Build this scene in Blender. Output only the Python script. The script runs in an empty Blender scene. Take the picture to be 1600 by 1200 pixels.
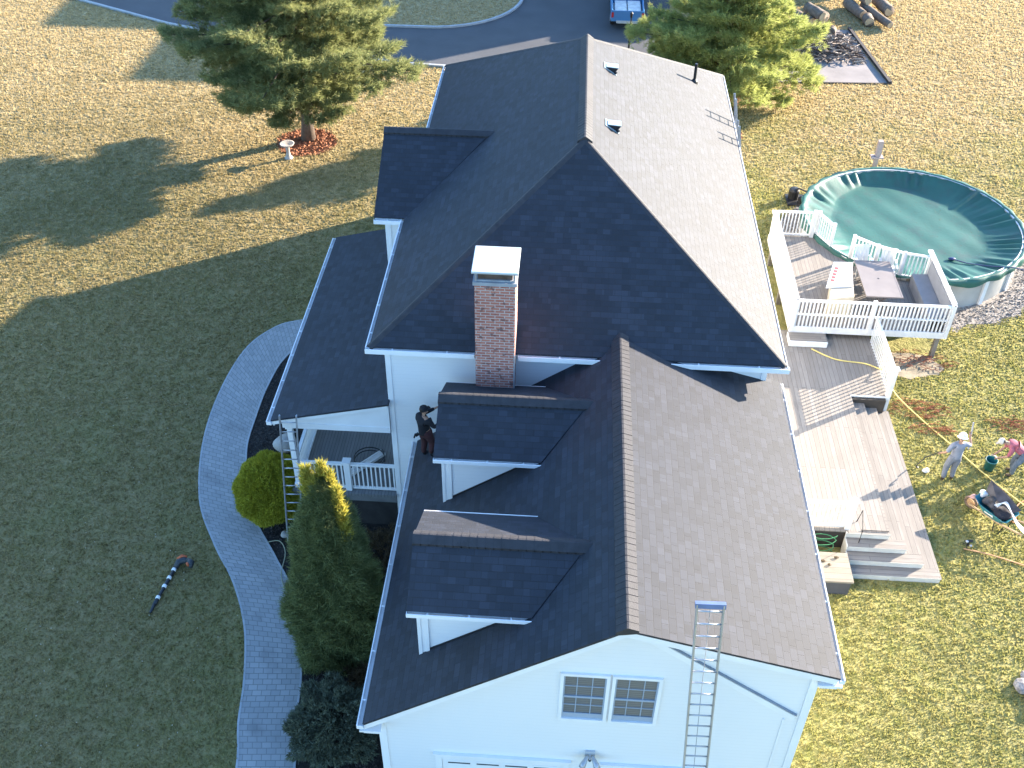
import bpy, bmesh, math, random
import numpy as np
from mathutils import Vector, Matrix
random.seed(7); RNG = np.random.default_rng(7)
scn = bpy.context.scene
COL = scn.collection
rad = math.radians
PI = math.pi
# ---------------------------------------------------------------- camera
CAM = dict(f=1628.2, th=40.062, psi=3.155, roll=.778, c=(-1.461, -11.261, 21.916))
_t, _p, _r = rad(CAM['th']), rad(CAM['psi']), rad(CAM['roll'])
F_ = Vector((-math.sin(_p)*math.cos(_t), math.cos(_p)*math.cos(_t), -math.sin(_t)))
R_ = Vector((math.cos(_p), math.sin(_p), 0)); U_ = R_.cross(F_)
R2 = R_*math.cos(_r)+U_*math.sin(_r); U2 = -R_*math.sin(_r)+U_*math.cos(_r)
cd = bpy.data.cameras.new('camera'); cam = bpy.data.objects.new('camera', cd); COL.objects.link(cam)
cd.sensor_width = 36; cd.lens = CAM['f']/1600*36; cd.clip_end = 2000; cd.clip_start = .1
B_ = -F_
cam.matrix_world = Matrix(((R2.x, U2.x, B_.x, CAM['c'][0]), (R2.y, U2.y, B_.y, CAM['c'][1]), (R2.z, U2.z, B_.z, CAM['c'][2]), (0, 0, 0, 1)))
scn.camera = cam
# ---------------------------------------------------------------- light
AZ, EL = 32, 16.0      # direction towards the sun: azimuth from +X, elevation
S_ = Vector((math.cos(rad(EL))*math.cos(rad(AZ)), math.cos(rad(EL))*math.sin(rad(AZ)), math.sin(rad(EL))))
w = bpy.data.worlds.new('World'); scn.world = w; w.use_nodes = True
nt = w.node_tree; bg = nt.nodes['Background']; sky = nt.nodes.new('ShaderNodeTexSky')
sky.sky_type = 'NISHITA'; sky.sun_disc = False; sky.sun_elevation = rad(EL+4); sky.sun_rotation = rad(90-AZ)
sky.air_density = 1.0; sky.dust_density = .6; sky.ozone_density = 1.6
mxs = nt.nodes.new('ShaderNodeMix'); mxs.data_type = 'RGBA'; mxs.blend_type = 'MULTIPLY'; mxs.inputs[0].default_value = 1; mxs.inputs[7].default_value = (.77, 1.0, 1.20, 1)
nt.links.new(sky.outputs[0], mxs.inputs[6]); nt.links.new(mxs.outputs[2], bg.inputs[0]); bg.inputs[1].default_value = .10
sd = bpy.data.lights.new('sun', 'SUN'); sd.energy = 5.0; sd.angle = rad(.53); sd.color = (1.0, .86, .70)
so = bpy.data.objects.new('sun', sd); COL.objects.link(so); so.rotation_euler = S_.to_track_quat('Z', 'Y').to_euler()
scn.view_settings.view_transform = 'Standard'; scn.view_settings.look = 'None'
scn.view_settings.exposure = 2.55; scn.view_settings.gamma = 1
try: scn.cycles.max_bounces = 6
except Exception: pass

# ---------------------------------------------------------------- materials
class NT:
    def __init__(s, name):
        s.m = bpy.data.materials.new(name); s.m.use_nodes = True; s.t = s.m.node_tree; s.b = s.t.nodes['Principled BSDF']
    def n(s, typ, **kw):
        o = s.t.nodes.new(typ)
        for k, v in kw.items():
            if k[0] == '_': o.inputs[int(k[1:])].default_value = v
            elif k in o.inputs.keys() and not hasattr(o, k): o.inputs[k].default_value = v
            else: setattr(o, k, v)
        return o
    def l(s, a, b): s.t.links.new(a, b)
    def set(s, **kw):
        for k, v in kw.items(): s.b.inputs[k.replace('_', ' ')].default_value = v
        return s
    def math(s, op, a, b=None, c=None):
        o = s.n('ShaderNodeMath', operation=op)
        for i, x in enumerate((a, b, c)):
            if x is None: continue
            if hasattr(x, 'links'): s.l(x, o.inputs[i])
            else: o.inputs[i].default_value = x
        return o.outputs[0]
    def noise(s, vec, scale, detail=3, rough=.5, dist=0):
        o = s.n('ShaderNodeTexNoise'); o.inputs['Scale'].default_value = scale; o.inputs['Detail'].default_value = detail
        o.inputs['Roughness'].default_value = rough; o.inputs['Distortion'].default_value = dist
        if vec: s.l(vec, o.inputs['Vector'])
        return o.outputs['Fac']
    def ramp(s, fac, stops):
        o = s.n('ShaderNodeValToRGB'); e = o.color_ramp.elements
        while len(e) < len(stops): e.new(.5)
        for i, (p, c) in enumerate(stops):
            e[i].position = p; e[i].color = (c, c, c, 1) if not hasattr(c, '__len__') else (*c, 1)
        s.l(fac, o.inputs[0]); return o.outputs[0]
    def mix(s, fac, a, b, mode='MIX'):
        o = s.n('ShaderNodeMix', data_type='RGBA', blend_type=mode)
        for sock, x in ((o.inputs[0], fac), (o.inputs[6], a), (o.inputs[7], b)):
            if hasattr(x, 'links'): s.l(x, sock)
            elif hasattr(x, '__len__'): sock.default_value = (*x, 1)
            else: sock.default_value = x
        return o.outputs[2]
    def bump(s, h, strength, dist):
        o = s.n('ShaderNodeBump'); o.inputs['Strength'].default_value = strength; o.inputs['Distance'].default_value = dist
        s.l(h, o.inputs['Height']); s.l(o.outputs[0], s.b.inputs['Normal'])
    def uv(s): return s.n('ShaderNodeTexCoord').outputs['UV']
    def pos(s): return s.n('ShaderNodeNewGeometry').outputs['Position']
    def col(s, c): s.l(c, s.b.inputs['Base Color'])

def plain(name, c, rough=.6, var=.18, scale=3, metal=0, spec=.4, bump=0):
    k = NT(name); p = k.n('ShaderNodeTexCoord').outputs['Object']
    f = k.noise(p, scale, 4); f2 = k.noise(p, scale*9, 3)
    a = tuple(x*(1-var) for x in c); b = tuple(min(1, x*(1+var)) for x in c)
    m = k.mix(k.ramp(f, [(.3, 0), (.7, 1)]), a, b); m = k.mix(k.math('MULTIPLY', f2, .35), m, a)
    k.col(m); k.set(Roughness=rough, Metallic=metal, Specular_IOR_Level=spec)
    if bump: k.bump(f2, bump, .02)
    return k.m

def brickmat(name, c1, c2, mort, bw, rh, ms, rough=.85, offset=.5, freq=2, bumpd=.01, extra=None, spec=.3, big=.2):
    k = NT(name); uv = k.uv()
    b = k.n('ShaderNodeTexBrick', offset=offset, offset_frequency=freq)
    k.l(uv, b.inputs['Vector']); I = b.inputs
    I['Color1'].default_value = (*c1, 1); I['Color2'].default_value = (*c2, 1); I['Mortar'].default_value = (*mort, 1)
    I['Scale'].default_value = 1; I['Mortar Size'].default_value = ms; I['Brick Width'].default_value = bw; I['Row Height'].default_value = rh
    I['Mortar Smooth'].default_value = .2; I['Bias'].default_value = 0
    c = b.outputs['Color']
    if extra: c = extra(k, uv, c)
    n1 = k.noise(uv, .45, 3)
    c = k.mix(k.ramp(n1, [(.25, 0), (.75, big*2)]), c, tuple(x*.72 for x in c1))
    k.col(c); k.set(Roughness=rough, Specular_IOR_Level=spec)
    fine = k.noise(uv, 60, 2)
    h = k.math('ADD', k.math('MULTIPLY', b.outputs['Fac'], -1.0), k.math('MULTIPLY', fine, .25))
    k.bump(h, .6, bumpd)
    return k.m

def shingle_extra(k, uv, c):
    b = k.n('ShaderNodeTexBrick', offset=.37, offset_frequency=3); k.l(uv, b.inputs['Vector']); I = b.inputs
    I['Color1'].default_value = (.55, .57, .60, 1); I['Color2'].default_value = (1.65, 1.6, 1.58, 1); I['Mortar'].default_value = (.8, .8, .8, 1)
    I['Scale'].default_value = 1; I['Mortar Size'].default_value = .003; I['Brick Width'].default_value = .21; I['Row Height'].default_value = .145
    c = k.mix(.75, c, b.outputs['Color'], 'MULTIPLY')
    n = k.noise(uv, 90, 2)
    return k.mix(.5, c, k.ramp(n, [(.3, .6), (.7, 1.5)]), 'MULTIPLY')
SH = brickmat('asphalt_shingle', (.009, .0125, .021), (.017, .021, .032), (.006, .007, .010), .32, .145, .005, rough=.75, bumpd=.010, extra=shingle_extra, spec=.58)
CAPM = plain('cap_shingle', (.027, .026, .030), .70, .3, 5, spec=.5, bump=.3)
BRICK = brickmat('red_brick', (.34, .12, .09), (.50, .21, .15), (.52, .46, .43), .215, .075, .011, rough=.85, bumpd=.012,
    extra=lambda k, uv, c: k.mix(k.ramp(k.noise(uv, 7, 2), [(.58, 0), (.66, .75)]), c, (.06, .045, .05)))
PAVER = brickmat('paver', (.28, .285, .285), (.36, .355, .35), (.17, .17, .17), .24, .155, .009, rough=.8, bumpd=.01,
    extra=lambda k, uv, c: k.mix(k.ramp(k.noise(uv, .9, 4), [(.58, 0), (.72, .45)]), c, (.09, .09, .095)))
def boards(name, c1, c2, wid=.14, gap=.006, long=3.6, rough=.7, bd=.01):
    k = NT(name); uv = k.uv(); b = k.n('ShaderNodeTexBrick', offset=.5, offset_frequency=2)
    sw = k.n('ShaderNodeSeparateXYZ'); k.l(uv, sw.inputs[0]); cb = k.n('ShaderNodeCombineXYZ'); k.l(sw.outputs[0], cb.inputs[0]); k.l(sw.outputs[1], cb.inputs[1])
    k.l(cb.outputs[0], b.inputs['Vector']); I = b.inputs
    I['Color1'].default_value = (*c1, 1); I['Color2'].default_value = (*c2, 1); I['Mortar'].default_value = (*[x*.45 for x in c1], 1)
    I['Scale'].default_value = 1; I['Mortar Size'].default_value = gap; I['Brick Width'].default_value = long; I['Row Height'].default_value = wid
    st = k.n('ShaderNodeMapping'); st.inputs['Scale'].default_value = (.8, 9, 1); k.l(uv, st.inputs[0])
    g = k.noise(st.outputs[0], 3, 4)
    c = k.mix(k.ramp(g, [(.35, 0), (.75, .5)]), b.outputs['Color'], tuple(x*.7 for x in c1))
    c = k.mix(k.ramp(k.noise(uv, 1.3, 4), [(.5, 0), (.8, .35)]), c, tuple(x*.6 for x in c1))
    k.col(c); k.set(Roughness=rough, Specular_IOR_Level=.3); k.bump(k.math('MULTIPLY', b.outputs['Fac'], -1), .5, bd)
    return k.m
DECKM = boards('weathered_deck_board', (.200, .178, .155), (.250, .226, .20))
PORCHM = boards('porch_board', (.16, .165, .17), (.20, .20, .205), .09)
def siding(name, c=(.75, .75, .755), lap=.115):
    k = NT(name); uv = k.uv(); s = k.n('ShaderNodeSeparateXYZ'); k.l(uv, s.inputs[0])
    fr = k.math('FRACT', k.math('DIVIDE', s.outputs[1], lap))
    line = k.ramp(fr, [(.0, .90), (.10, 1)])
    c2 = k.mix(1, c, line, 'MULTIPLY'); c2 = k.mix(k.math('MULTIPLY', k.noise(uv, .8, 4), .22), c2, tuple(x*.8 for x in c))
    k.col(c2); k.set(Roughness=.5, Specular_IOR_Level=.35); k.bump(fr, .35, .008)
    return k.m
SID = siding('white_vinyl_siding')
WHITE = plain('white_trim_paint', (.76, .76, .765), .45, .06, 2)
WHITE_OLD = plain('weathered_white_vinyl', (.66, .655, .64), .5, .12, 2)
STEP_W = plain('cream_riser_paint', (.55, .53, .48), .6, .12, 3)
GUTTER = plain('gutter_inside_white', (.62, .63, .66), .4, .15, 2)
ALU = plain('aluminium', (.42, .43, .46), .42, .12, 6, metal=.55)
ALU_B = plain('bright_galvanised_sheet', (.52, .56, .57), .38, .05, 3, metal=.35)
DARK = plain('black_metal', (.018, .018, .02), .45, .2, 5)
BLK = plain('black_cloth', (.012, .013, .018), .9, .3, 8)
ASPH = plain('asphalt', (.072, .074, .08), .85, .14, .6, bump=.3)
CONC = plain('concrete', (.30, .295, .28), .85, .15, 2, bump=.2)
CURB = plain('pale_kerb_stone', (.34, .35, .36), .8, .15, 3)
BARK = plain('bark', (.10, .072, .052), .9, .35, 6, bump=.7)
CUTW = plain('cut_wood', (.45, .33, .2), .8, .2, 6)
LOGB = plain('log_bark', (.17, .13, .10), .9, .35, 5, bump=.6)
MULCH = plain('dark_mulch', (.022, .019, .017), .95, .6, 7, bump=1)
REDM = plain('red_mulch', (.36, .15, .075), .95, .45, 9, bump=1)
GRAV = plain('gravel', (.28, .25, .22), .95, .6, 9, bump=1)
ROCK = plain('pale_rock', (.36, .33, .30), .9, .25, 4, bump=.6)
CAPBR = plain('copper_brown_metal', (.13, .10, .085), .4, .4, 4, metal=.4)
TRUCKB = plain('blue_car_paint', (.06, .19, .38), .3, .06, 1, spec=.5)
TIRE = plain('tyre_rubber', (.02, .02, .02), .8, .2, 9)
BEDL = plain('pale_bed_load', (.62, .62, .60), .7, .2, 4)
def glassy(name, c=(.05, .06, .075)):
    k = NT(name); k.col(k.mix(k.noise(k.pos(), 2), c, tuple(x*1.5 for x in c))); k.set(Roughness=.12, Specular_IOR_Level=.8); return k.m
def blinds():
    k = NT('window_blinds'); s = k.n('ShaderNodeSeparateXYZ'); k.l(k.uv(), s.inputs[0])
    fr = k.math('FRACT', k.math('DIVIDE', s.outputs[1], .062))
    k.col(k.mix(k.ramp(fr, [(0, 0), (.45, 1)]), (.06, .07, .085), (.135, .145, .16))); k.set(Roughness=.3, Specular_IOR_Level=.6); return k.m
BLIND = blinds(); GLASS = glassy('dark_window_glass')

def grassmat(name, bright=1.0, tuft=False):
    k = NT(name); p = k.pos(); s = k.n('ShaderNodeSeparateXYZ'); k.l(p, s.inputs[0])
    n0 = k.noise(p, .11, 3, .6); n1 = k.noise(p, .55, 4, .6); n2 = k.noise(p, 3.2, 4, .65); n3 = k.noise(p, 16, 3, .6)
    # straw grows with distance from the house, patchy; onset also lightens the sunlit band
    yy = k.math('MULTIPLY', k.math('SUBTRACT', s.outputs[1], 23), 1/15.)
    st = k.math('ADD', yy, k.math('MULTIPLY', k.math('SUBTRACT', n0, .5), 2.0))
    st = k.math('ADD', st, k.math('MULTIPLY', k.math('SUBTRACT', n1, .5), 1.4))
    st = k.math('ADD', st, k.math('MULTIPLY', k.math('SUBTRACT', n2, .5), .9))
    st = k.ramp(st, [(0, 0), (1, 1)])
    # west lawn toned darker and redder in colour for the shade there
    gx = k.ramp(k.math('MULTIPLY', k.math('ADD', s.outputs[0], 12), .12), [(0, 0), (1, 1)])
    green = k.mix(gx, (.150, .122, .050), (.150, .148, .046))
    green = k.mix(k.ramp(n2, [(.35, 0), (.65, 1)]), green, k.mix(gx, (.205, .162, .080), (.225, .198, .078)))
    green = k.mix(k.ramp(n1, [(.5, 0), (.75, .6)]), green, (.16, .145, .06))
    straw = k.mix(k.ramp(n2, [(.3, 0), (.7, 1)]), (.225, .17, .082), (.34, .268, .148))
    c = k.mix(st, green, straw)
    c = k.mix(k.ramp(n3, [(.35, .28), (.6, 0)]), c, tuple([.045, .045, .018]))
    c = k.mix(1, c, (bright, bright, bright), 'MULTIPLY')
    k.col(c); k.set(Roughness=.9, Specular_IOR_Level=.1)
    if tuft:
        tr = k.n('ShaderNodeBsdfTranslucent'); k.l(c, tr.inputs[0]); mx = k.n('ShaderNodeMixShader'); mx.inputs[0].default_value = .45
        out = k.t.nodes['Material Output']; k.l(k.b.outputs[0], mx.inputs[1]); k.l(tr.outputs[0], mx.inputs[2]); k.l(mx.outputs[0], out.inputs[0])
    else:
        h = k.math('ADD', k.math('MULTIPLY', n2, 1.0), k.math('MULTIPLY', n3, .35)); k.bump(h, 1.0, .10)
    return k.m
GRASS = grassmat('lawn', 1.35); TUFT = grassmat('lawn_blades', 1.75, True)
def leafmat(name, cols, scale=1.5, trans=.25):
    k = NT(name); p = k.pos(); n = k.noise(p, scale, 3); n2 = k.noise(p, scale*9, 2)
    c = k.mix(k.ramp(n, [(.3, 0), (.7, 1)]), cols[0], cols[1]); c = k.mix(k.ramp(n2, [(.45, 0), (.7, 1)]), c, cols[2])
    k.col(c); k.set(Roughness=.6, Specular_IOR_Level=.25)
    tr = k.n('ShaderNodeBsdfTranslucent'); k.l(c, tr.inputs[0]); mx = k.n('ShaderNodeMixShader'); mx.inputs[0].default_value = trans
    out = k.t.nodes['Material Output']; k.l(k.b.outputs[0], mx.inputs[1]); k.l(tr.outputs[0], mx.inputs[2]); k.l(mx.outputs[0], out.inputs[0])
    return k.m
PINE1 = leafmat('blue_green_needles', ((.16, .19, .075), (.23, .255, .095), (.35, .34, .15)), 1.5, .45)
PINE2 = leafmat('yellow_green_needles', ((.25, .30, .08), (.34, .375, .11), (.44, .44, .18)), 1.5, .5)
CONE = leafmat('dark_green_needles', ((.11, .14, .055), (.16, .19, .07), (.24, .25, .10)), 2.5)
SUNTIP = leafmat('sunlit_tip_needles', ((.30, .29, .04), (.42, .38, .06), (.55, .46, .12)), 4, .45)
SHRUB = leafmat('grey_green_leaves', ((.08, .10, .065), (.11, .13, .085), (.16, .165, .11)), 3)
DRY = leafmat('dry_brown_leaves', ((.05, .035, .02), (.09, .06, .03), (.14, .10, .05)), 5)

# ---------------------------------------------------------------- mesh helpers
def V(*a): return Vector(a)
class MB:
    def __init__(s): s.v = []; s.f = []; s.m = []
    def add(s, vs, fs, mi=0):
        o = len(s.v); s.v += [tuple(x) for x in vs]; s.f += [tuple(i+o for i in f) for f in fs]; s.m += [mi]*len(fs)
    def box(s, a, b, mi=0):
        x0, y0, z0 = [min(p, q) for p, q in zip(a, b)]; x1, y1, z1 = [max(p, q) for p, q in zip(a, b)]
        s.add([(x0, y0, z0), (x1, y0, z0), (x1, y1, z0), (x0, y1, z0), (x0, y0, z1), (x1, y0, z1), (x1, y1, z1), (x0, y1, z1)],
              [(0, 3, 2, 1), (4, 5, 6, 7), (0, 1, 5, 4), (1, 2, 6, 5), (2, 3, 7, 6), (3, 0, 4, 7)], mi)
    def obox(s, c, ax, ay, az, mi=0):     # centre and three half-extent vectors
        c = Vector(c); P = [c+i*Vector(ax)+j*Vector(ay)+k*Vector(az) for k in (-1, 1) for i, j in ((-1, -1), (1, -1), (1, 1), (-1, 1))]
        s.add(P, [(0, 3, 2, 1), (4, 5, 6, 7), (0, 1, 5, 4), (1, 2, 6, 5), (2, 3, 7, 6), (3, 0, 4, 7)], mi)
    def beam(s, p, q, w_, h_, up=(0, 0, 1), mi=0):   # bar from p to q, w_ sideways, h_ along up
        p, q = Vector(p), Vector(q); d = (q-p); L = d.length; d.normalize(); sd_ = d.cross(Vector(up))
        if sd_.length < 1e-4: sd_ = d.cross(Vector((0, 1, 0)))
        sd_.normalize(); u = sd_.cross(d).normalized(); s.obox((p+q)/2, d*L/2, sd_*w_/2, u*h_/2, mi)
    def prism(s, poly, n, t, mi=0):       # polygon extruded along n by t (both caps)
        n = Vector(n).normalized()*t; k = len(poly); P = [Vector(p) for p in poly]
        nn = sum(((P[i]-P[0]).cross(P[(i+1) % k]-P[0]) for i in range(1, k-1)), Vector())
        if nn.dot(n) < 0: P = P[::-1]
        Q = [p+n for p in P]
        s.add(P+Q, [tuple(range(k))[::-1], tuple(range(k, 2*k))]+[(i, (i+1) % k, k+(i+1) % k, k+i) for i in range(k)], mi)
    def tube(s, pts, r, n=8, mi=0, cap=True):
        pts = [Vector(p) for p in pts]; R = r if hasattr(r, '__len__') else [r]*len(pts); rings = []
        ref = Vector((0, 0, 1))
        for i, p in enumerate(pts):
            d = (pts[min(i+1, len(pts)-1)]-pts[max(i-1, 0)]).normalized()
            a = d.cross(ref)
            if a.length < .05: a = d.cross(Vector((1, 0, 0)))
            a.normalize(); b = d.cross(a)
            rings.append([p+(a*math.cos(2*PI*k/n)+b*math.sin(2*PI*k/n))*R[i] for k in range(n)])
        fs = [(i*n+k, i*n+(k+1) % n, (i+1)*n+(k+1) % n, (i+1)*n+k) for i in range(len(pts)-1) for k in range(n)]
        if cap: fs += [tuple(range(n))[::-1], tuple(range((len(pts)-1)*n, len(pts)*n))]
        s.add([q for r_ in rings for q in r_], fs, mi)
    def lathe(s, c, prof, n=20, mi=0):
        c = Vector(c); vs = [c+Vector((r*math.cos(2*PI*k/n), r*math.sin(2*PI*k/n), z)) for r, z in prof for k in range(n)]
        fs = [(i*n+k, i*n+(k+1) % n, (i+1)*n+(k+1) % n, (i+1)*n+k) for i in range(len(prof)-1) for k in range(n)]
        s.add(vs, fs, mi)
    def blob(s, c, r, seed=0, sub=2, amp=.18, mi=0):
        bm = bmesh.new(); bmesh.ops.create_icosphere(bm, subdivisions=sub, radius=1); rr = random.Random(seed)
        o = [rr.uniform(0, 6) for _ in range(3)]
        vs = []
        for v in bm.verts:
            k = 1+amp*(math.sin(v.co.x*3+o[0])+math.sin(v.co.y*3.3+o[1])+math.sin(v.co.z*2.7+o[2]))/2
            vs.append((c[0]+v.co.x*r[0]*k, c[1]+v.co.y*r[1]*k, c[2]+v.co.z*r[2]*k))
        s.add(vs, [tuple(v.index for v in f.verts) for f in bm.faces], mi); bm.free()
    def build(s, name, mats, parent=None, smooth=False, bevel=0, loc=None):
        me = bpy.data.meshes.new(name); me.from_pydata(s.v, [], s.f)
        mats = mats if isinstance(mats, (list, tuple)) else [mats]
        for m in mats: me.materials.append(m)
        if len(mats) > 1: me.polygons.foreach_set('material_index', s.m)
        me.update(); planar_uv(me)
        if smooth: me.polygons.foreach_set('use_smooth', [True]*len(me.polygons))
        o = bpy.data.objects.new(name, me); COL.objects.link(o)
        if parent:
            o.parent = parent; o.matrix_parent_inverse = Matrix.Identity(4)
            if not loc:
                pl = parent; off = Vector()
                while pl: off += pl.location; pl = pl.parent
                if off.length > 1e-9: me.transform(Matrix.Translation(-off))
        if bevel:
            b = o.modifiers.new('bevel', 'BEVEL'); b.width = bevel; b.segments = 2; b.limit_method = 'ANGLE'
        return o
def planar_uv(me):
    uvl = me.uv_layers.new(name='UVMap'); co = np.empty(len(me.vertices)*3); me.vertices.foreach_get('co', co); co = co.reshape(-1, 3)
    if not len(me.loops): return
    nl = np.empty(len(me.polygons)*3); me.polygons.foreach_get('normal', nl); nl = nl.reshape(-1, 3)
    tot = np.empty(len(me.polygons), int); me.polygons.foreach_get('loop_total', tot)
    vi = np.empty(len(me.loops), int); me.loops.foreach_get('vertex_index', vi)
    hor = np.abs(nl[:, 2]) > .995
    u = np.cross(np.array([0, 0, 1.]), nl); ln = np.linalg.norm(u, axis=1); u[ln < 1e-6] = (1, 0, 0); ln[ln < 1e-6] = 1; u /= ln[:, None]
    v = np.cross(nl, u); u[hor] = (1, 0, 0); v[hor] = (0, 1, 0)
    U = np.repeat(u, tot, 0); W = np.repeat(v, tot, 0); P = co[vi]
    uv = np.stack([(P*U).sum(1), (P*W).sum(1)], 1).astype(np.float32)
    uvl.data.foreach_set('uv', uv.ravel())
def rot_uv(o):      # boards run along the other axis
    d = o.data.uv_layers[0].data; a = np.empty(len(d)*2, np.float32); d.foreach_get('uv', a); a = a.reshape(-1, 2)[:, ::-1].copy(); d.foreach_set('uv', a.ravel()); return o
def empty(name, loc, label, cat, group=None):
    o = bpy.data.objects.new(name, None); COL.objects.link(o); o.location = loc; o.empty_display_size = .3
    return tag(o, label, cat, group)
def tag(o, label=None, cat=None, group=None, kind=None):
    if label: o['label'] = label
    if cat: o['category'] = cat
    if group: o['group'] = group
    if kind: o['kind'] = kind
    return o
def fastmesh(name, verts, faces, mat, parent=None):     # numpy triangles / quads
    me = bpy.data.meshes.new(name); n, k = faces.shape
    me.vertices.add(len(verts)); me.vertices.foreach_set('co', verts.astype(np.float32).ravel())
    me.loops.add(n*k); me.loops.foreach_set('vertex_index', faces.astype(np.int32).ravel())
    me.polygons.add(n); me.polygons.foreach_set('loop_start', np.arange(0, n*k, k, dtype=np.int32)); me.polygons.foreach_set('loop_total', np.full(n, k, np.int32))
    me.update(calc_edges=True); me.materials.append(mat)
    o = bpy.data.objects.new(name, me); COL.objects.link(o)
    if parent:
        o.parent = parent
        me.transform(Matrix.Translation(-parent.location))
    return o
def sheet(name, poly, z, mat, label=None, kind='structure'):
    me = bpy.data.meshes.new(name); bm = bmesh.new()
    vs = [bm.verts.new((x, y, z)) for x, y in poly]; f = bm.faces.new(vs); f.normal_update()
    if f.normal.z < 0: f.normal_flip()
    bmesh.ops.triangulate(bm, faces=[f]); bm.to_mesh(me); bm.free(); me.materials.append(mat); planar_uv(me)
    o = bpy.data.objects.new(name, me); COL.objects.link(o); o['kind'] = kind
    if label: o['label'] = label
    return o
def smoothline(pts, n=8, closed=False):
    P = [Vector((*p, 0)) if len(p) == 2 else Vector(p) for p in pts]; out = []; N = len(P)
    for i in range(N if closed else N-1):
        g = (lambda j: P[j % N]) if closed else (lambda j: P[max(0, min(N-1, j))])
        a, b, c, d = g(i-1), g(i), g(i+1), g(i+2)
        for k in range(n):
            t = k/n; out.append(.5*((2*b)+(c-a)*t+(2*a-5*b+4*c-d)*t*t+(3*b-a-3*c+d)*t**3))
    if not closed: out.append(P[-1])
    return out
# ================================================================ GROUND
def disc(cx, cy, r, n=40, jit=0, sx=1, sy=1, seed=1):
    rr = random.Random(seed); return [(cx+math.cos(2*PI*k/n)*r*sx*(1+rr.uniform(-jit, jit)), cy+math.sin(2*PI*k/n)*r*sy*(1+rr.uniform(-jit, jit))) for k in range(n)]
g = sheet('ground', [(-400, -300), (400, -300), (400, 500), (-400, 500)], 0, GRASS)
PATH_L = [(-10.0, 17.75), (-10.6, 17.6), (-11.3, 17.17), (-11.99, 15.93), (-12.25, 13.72), (-12.11, 11.32), (-11.52, 8.94), (-10.63, 7.31), (-9.75, 6.03), (-9.08, 4.63), (-8.69, 3.13), (-8.51, 1.92), (-8.25, .8), (-8.0, -1.5), (-7.9, -5)]
PATH_R = [(-8.9, 16.75), (-10.0, 16.45), (-10.58, 15.51), (-10.79, 14.16), (-10.81, 12.59), (-10.67, 10.86), (-9.88, 8.56), (-8.86, 6.98), (-8.18, 5.93), (-7.64, 4.53), (-7.32, 3.23), (-7.18, 2.01), (-6.95, .89), (-6.7, -1.5), (-6.6, -5)]
Ls, Rs = smoothline(PATH_L), smoothline(PATH_R)
def strip(name, A, B, z, mat, kind='structure', parent=None, along=True, h=0):
    n = min(len(A), len(B)); vs = []; fs = []
    for i in range(n): vs += [(A[i].x, A[i].y, z), (B[i].x, B[i].y, z)]
    fs = [(2*i, 2*i+1, 2*i+3, 2*i+2) for i in range(n-1)]
    me = bpy.data.meshes.new(name); me.from_pydata(vs, [], fs); me.materials.append(mat); me.update()
    uvl = me.uv_layers.new(name='UVMap'); s = [0]
    for i in range(1, n): s.append(s[-1]+((A[i]-A[i-1]).length+(B[i]-B[i-1]).length)/2)
    for li, lp in enumerate(me.loops):
        i, sd_ = divmod(lp.vertex_index, 2); W = (A[i]-B[i]).length
        uvl.data[li].uv = (sd_*1.45, s[i])
    o = bpy.data.objects.new(name, me); COL.objects.link(o); o['kind'] = kind; return o
strip('garden_path', Ls, Rs, .03, PAVER)
mb = MB()
for line in (Ls, Rs):
    for i in range(len(line)-1): mb.beam(line[i]+V(0, 0, .012), line[i+1]+V(0, 0, .012), .05, .05)
tag(mb.build('path_edging', CURB), kind='structure')
bed = [(p.x+.03, p.y) for p in Rs if p.y < 16.5]+[(-4, -5), (-4, 16.5)]
sheet('mulch_bed', bed, .012, MULCH)
near = [(-40, 53), (-30, 47.1), (-23.7, 43.95), (-17, 41.55), (-10.26, 39.79), (-7.76, 39.6), (-3, 39.5), (3.5, 39.4)]
sheet('driveway', near+[(3.8, 44), (4.5, 60), (-40, 60)], .006, ASPH)
ISL = disc(-9.6, 49.8, 5.1, 48)
sheet('driveway_island', [(x-3 if x < -9.6 else x, y) for x, y in ISL], .014, GRASS)
mb = MB()
isl = [(x-3 if x < -9.6 else x, y) for x, y in ISL]
for i in range(len(isl)): mb.beam((*isl[i], .05), (*isl[(i+1) % len(isl)], .05), .16, .12)
for i in range(len(near)-1): mb.beam((*near[i], .05), (*near[i+1], .05), .15, .12)
tag(mb.build('kerb', CURB), kind='structure')
sheet('parking_pad', [(5.2, 39.0), (14.45, 39.55), (14.1, 41.5), (13.7, 46.5), (5.2, 46.5)], .008, plain('old_asphalt', (.24, .215, .205), .9, .2, .8, bump=.3))
mb = MB(); mb.beam((14.5, 39.5, .07), (13.75, 46.6, .07), .16, .14); mb.beam((5.2, 38.98, .03), (14.6, 39.5, .03), .07, .06)
tag(mb.build('pad_edging', plain('dark_timber', (.05, .045, .045), .9)), kind='structure')
sheet('pool_gravel', disc(11.9, 23.9, 5.0, 60, .05, seed=4), .012, GRAV)
sheet('bare_soil', disc(10.1, 16.75, 1.15, 30, .12, 1.2, .62, seed=9), .013, plain('sandy_soil', (.26, .22, .155), .95, .3, 3, bump=.6))
tag(sheet('pine_mulch_ring', disc(-13.15, 30.9, 1.28, 40, .05, seed=3), .012, REDM))
tag(sheet('mulch_patch', disc(5.5, 33.4, 1.1, 30, .12, seed=8), .011, REDM))
tag(sheet('under_tree_mulch', disc(6.6, 37.6, 1.3, 30, .12, seed=8), .011, REDM))
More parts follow.
